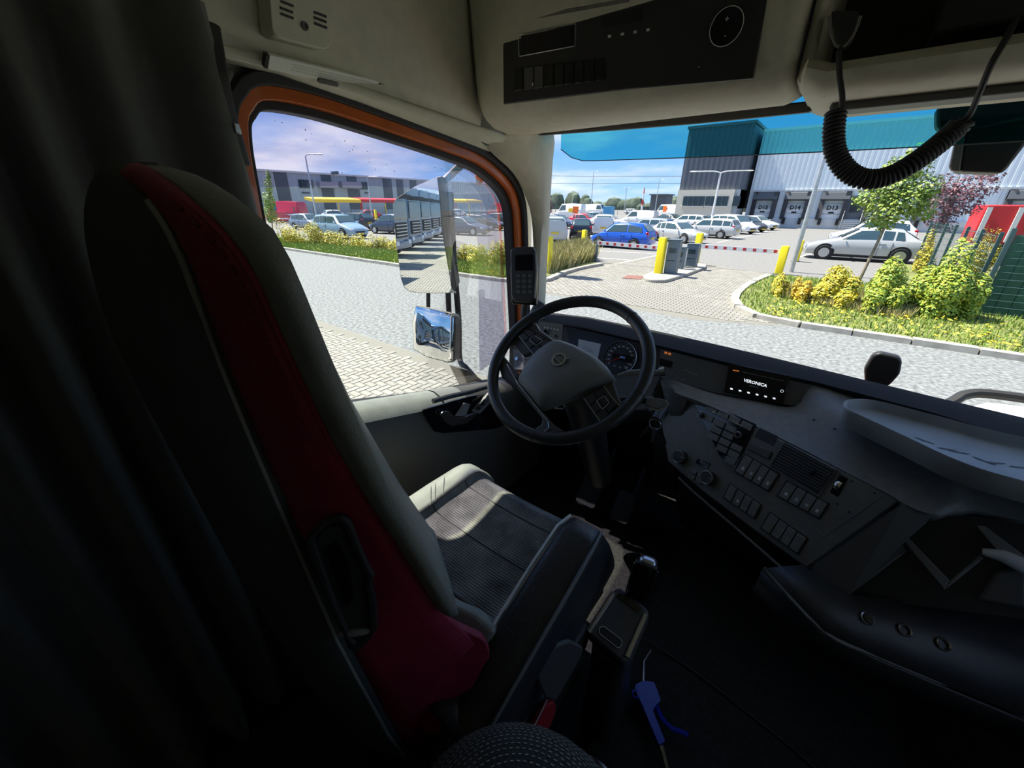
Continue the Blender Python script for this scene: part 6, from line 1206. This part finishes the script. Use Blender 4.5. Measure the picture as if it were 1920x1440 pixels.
def dock(xc, tx, k_=.76):
    c = D(xc, 412); x = c.x; zt2 = z1_ - .15; par = MB().hexa([V((x - 1.75 * k_, Yd - .1, 1.0)), V((x - 1.15 * k_, Yd - .1, 1.0)), V((x - 1.15 * k_, Yd - .7, 1.0)), V((x - 1.75 * k_, Yd - .5, 1.0))], [V((x - 1.75 * k_, Yd - .1, zt2)), V((x - 1.15 * k_, Yd - .1, zt2)), V((x - 1.15 * k_, Yd - .7, zt2)), V((x - 1.75 * k_, Yd - .5, zt2))]).build('dock_shelter', MO_['shelter'], dw)
    MB().box((x + 1.45 * k_, Yd - .4, (1 + zt2) / 2), (.6 * k_, .6, zt2 - 1)).build('shelter_side', MO_['shelter'], par)
    MB().hexa([V((x - 1.75 * k_, Yd - .1, zt2 - .95)), V((x + 1.75 * k_, Yd - .1, zt2 - .95)), V((x + 1.75 * k_, Yd - .8, zt2 - .8)), V((x - 1.75 * k_, Yd - .8, zt2 - .8))], [V((x - 1.75 * k_, Yd - .1, zt2)), V((x + 1.75 * k_, Yd - .1, zt2)), V((x + 1.75 * k_, Yd - .6, zt2 - .1)), V((x - 1.75 * k_, Yd - .6, zt2 - .1))]).build('shelter_hood', MO_['dclad'], par)
    MB().box((x, Yd - .25, zt2 - 1.55), (2.3 * k_, .1, .5)).build('shelter_panel', MO_['gclad'], par)
    for k in range(4): MB().box((x, Yd - .18, 1.25 + k * .72), (2.3 * k_, .08, .66)).build('door_panel', MO_['wht'] if k < 2 else MO_['gclad'], par)
    for s_ in (-1, 1): MB().box((x + s_ * 1.1 * k_, Yd - .6, .8), (.3, .5, .7)).build('bumper', MO_['under'], par)
    MB().box((x, Yd - .28, 1.75), (.5, .05, .16)).build('door_latch', MO_['under'], par)
    if tx: text('dock_number', tx, Fr((x, Yd - .30, 2.25), (1, 0, 0), (0, -1, 0)), .62, MO_['under'], par, .02, bold=.02)
for xc, tx in ((1426, 'D15'), (1485, 'D14'), (1554, 'D13'), (1640, ''), (1740, ''), (1905, '')): dock(xc, tx)
c = D(1598, 405); MB().box((c.x, Yd - .15, 2.2), (1.6, .12, 2.6)).build('side_door', MO_['clad2'], dw); MB().box((c.x, Yd - .22, 2.5), (.9, .04, 1.4)).build('door_glass', MO_['wwin'], dw)
for k in range(5): MB().box((c.x + .1, Yd - .9 - k * .28, .9 - k * .2), (1.5, .28, .08)).build('step', MO_['galv'], dw)
for s_ in (-1, 1): MB().tube([V((c.x + s_ * .8, Yd - .3, 2.0)), V((c.x + s_ * .8, Yd - .7, 2.0)), V((c.x + s_ * .8, Yd - 2.2, 1.0)), V((c.x + s_ * .8, Yd - 2.2, 0))], .03, 6).build('handrail', MO_['galv'], dw)
# dark tower with cream office
tw_ = thing('office_block', ((xL + xM) / 2, Yd - 3, 0), 'anthracite ribbed block over a cream ground floor office', 'building')
ztw = D(1352, 236, 3).z; zo = D(1330, 356, 3).z; xa, xb_ = D(1283, 300, 3).x, D(1402, 300, 3).x
rib('cladding', 'clad2', xa, xb_, zo, ztw, Yd - 3, tw_, .6); MB().box(((xa + xb_) / 2, Yd + 6, ztw / 2 + 1), (xb_ - xa, 17.9, ztw - 2.2)).build('core', MO_['clad2'], tw_); MB().box(((xa + xb_) / 2, Yd + 3, ztw + .1), (xb_ - xa + .3, 12.4, .3)).build('roof_edge', MO_['clad2'], tw_)
xo = D(1373, 380, 3.4).x; MB().box(((xa + xo) / 2, Yd - 1, zo / 2), (xo - xa, 4.8, zo)).build('office_wall', MO_['cream'], tw_); MB().box(((xo + xb_) / 2, Yd - 1, zo / 2), (xb_ - xo, 4.2, zo)).build('side_wall', MO_['gclad'], tw_)
for x0, x1 in ((1282, 1319), (1324, 1363)):
    p, q = at(x0, 368, Y=Yd - 3.45), at(x1, 386, Y=Yd - 3.45); wn = MB().box(((p.x + q.x) / 2, Yd - 3.42, (p.z + q.z) / 2), (q.x - p.x, .12, p.z - q.z)).build('window', MO_['wwin'], tw_)
    MB().box(((p.x + q.x) / 2, Yd - 3.45, q.z - .1), (q.x - p.x + .2, .3, .12)).build('sill', MO_['plinth'], wn)
    for k in (1, 2, 3): MB().box((p.x + (q.x - p.x) * k / 4, Yd - 3.5, (p.z + q.z) / 2), (.08, .1, p.z - q.z)).build('mullion', MO_['clad2'], wn)
p, q = at(1370, 368, Y=Yd - 3.2), at(1385, 386, Y=Yd - 3.2); MB().box(((p.x + q.x) / 2, Yd - 3.2, (p.z + q.z) / 2), (q.x - p.x, .3, p.z - q.z)).build('window', MO_['wwin'], tw_)
# ---- far things
hp = []; rnd = random.Random(4)
ht = MB()
for k in range(120):
    x = -150 + k * 2.6 + rnd.uniform(-1, 1); y = 215 + rnd.uniform(-6, 6); h = rnd.uniform(3.2, 6.0) + 3.5 * max(0, math.sin(k * .21)) ; ht.ell((x, y, h * .3), (rnd.uniform(3, 6), 3, h * .75), 8, 5)
ht.build('tree_line', MO_['hill'], kind='stuff', label='low dark line of trees on the horizon', cat='trees')
p = at(1236, 378, Y=150); t = thing('far_shed', (p.x, 150, 0), 'dark flat-roofed shed on the horizon left of the office', 'building'); w3 = at(1252, 378, Y=150).x - at(1222, 378, Y=150).x; h3 = at(1236, 365, Y=150).z
MB().box((p.x, 152, h3 / 2), (w3, 6, h3)).build('walls', MO_['dclad'], t); MB().box((p.x, 152, h3), (w3 + 1, 7, .4)).build('roof', MO_['clad2'], t)
p = at(1206, 372, Y=190); t = thing('mast', (p.x, 190, 0), 'thin red and white mast on the horizon', 'mast'); hm = at(1206, 352, Y=190).z
for k in range(4): MB().cyl(V((p.x, 190, hm * k / 4)), V((p.x, 190, hm * (k + 1) / 4)), .5 - .08 * k, .42 - .08 * k, 8).build('section', MO_['redp'] if k % 2 else MO_['wht'], t)
p = g(1137, 406); t = thing('container', (p.x, p.y, 0), 'light blue steel container beside the white vans', 'container'); hb_ = at(1137, 387, Y=p.y).z
cb_ = mat('container_blue', (.10, .36, .60), .5); MB().box((p.x, p.y + 1, hb_ / 2), (1.9, 2.0, hb_)).build('body', cb_, t, bevel=.03)
for k in range(5): MB().box((p.x - .8 + k * .4, p.y - .03, hb_ / 2), (.08, .06, hb_ * .9)).build('rib', cb_, t)
for k, (ya, yb) in enumerate(((341, 343), (327, 330))):
    a, b_ = at(900, ya, Y=120), at(1420, yb, Y=120); t = thing('overhead_cable', a.lerp(b_, .5), 'thin overhead power cable across the sky, the ' + ('lower' if k == 0 else 'upper') + ' of two', 'cable'); MB().tube([a, a.lerp(b_, .5) + V((0, 0, -.4)), b_], .05, 4).build('wire', MO_['under'], t)
# parking bay lines
wl = MO_['wht']
for i, (a, b_) in enumerate((((1100, 482), (1185, 488)), ((1135, 499), (1236, 478)), ((1255, 470), (1330, 458)), ((1345, 455), (1438, 434)), ((1500, 482), (1523, 475)), ((1120, 470), (1230, 476)))):
    p, q = g(*a), g(*b_); n_ = (q - p).normalized().cross(V((0, 0, 1))) * .06; MB().hexa([p - n_, q - n_, q + n_, p + n_], [p - n_ + V((0, 0, .004)), q - n_ + V((0, 0, .004)), q + n_ + V((0, 0, .004)), p + n_ + V((0, 0, .004))]).build('bay_line_%d' % i if False else 'bay_line', wl, kind=S, smooth=0, label='white painted parking line')
# ---- trucks parked behind, seen in the side mirror
def make_truck():
    r = thing('parked_truck', (0, 0, 0), 'x', 'truck'); dk = mat('truck_blue', (.06, .13, .22), .3, coat=.6)
    MB().loft([[V((x, y * k, z)) for x, y in ((2.3, -1.2), (2.3, 1.2), (0, 1.25), (0, -1.25))] for z, k in ((.4, 1), (1.5, 1), (2.9, .98), (3.6, .85))]).build('cab', dk, r, bevel=.08, local=True)
    MB().box((2.33, 0, 2.35), (.06, 2.1, .95)).build('windscreen', MO_['cglass'], r, bevel=.02, local=True); gr = MB().box((2.33, 0, 1.35), (.08, 1.7, .75)).build('grille', MO_['under'], r, bevel=.02, local=True)
    for k in range(4): MB().box((2.38, 0, 1.1 + k * .17), (.04, 1.6, .05)).build('grille_bar', MO_['rimm'], gr, local=True)
    MB().box((2.36, 0, .6), (.16, 2.4, .35)).build('bumper', dk, r, bevel=.04, local=True); MB().box((2.45, 0, 3.0), (.35, 2.2, .2)).build('sun_visor', MO_['under'], r, bevel=.02, local=True)
    for s_ in (-1, 1):
        MB().box((2.40, s_ * .9, .72), (.10, .4, .22)).build('headlamp', MO_['lampw'], r, bevel=.03, local=True); MB().box((2.1, s_ * 1.5, 2.1), (.12, .25, .8)).build('mirror', MO_['under'], r, bevel=.03, local=True)
        MB().box((1.3, s_ * 1.22, 2.3), (.9, .05, .8)).build('side_window', MO_['cglass'], r, local=True)
        for x in (1.4, -2.6, -8.6, -9.9): MB().lathe(Fr((x, s_ * 1.0, .5), (1, 0, 0), (0, s_, 0)), [(.5, 0), (.5, .25), (.28, .25), (.2, .15), (0, .15)], 16).build('wheel', MO_['tyre'], r, local=True)
    MB().box((-5.6, 0, 2.4), (9.6, 2.5, 2.7)).build('trailer_box', MO_['gclad'], r, bevel=.04, local=True); MB().box((-4.5, 0, .9), (11, .9, .3)).build('chassis', MO_['under'], r, local=True)
    return r
tr0 = None
for k in range(9):
    o = tr0 = make_truck() if tr0 is None else None or copy_tree(tr0) if tr0 is not None else None
    o.location = (-8.6, -7.5 - k * 4.2, 0); o.rotation_euler = (0, 0, rad(8)); tag(o, 'blue parked lorry in the row reflected in the side mirror', 'truck', 'lorries parked in a row behind')
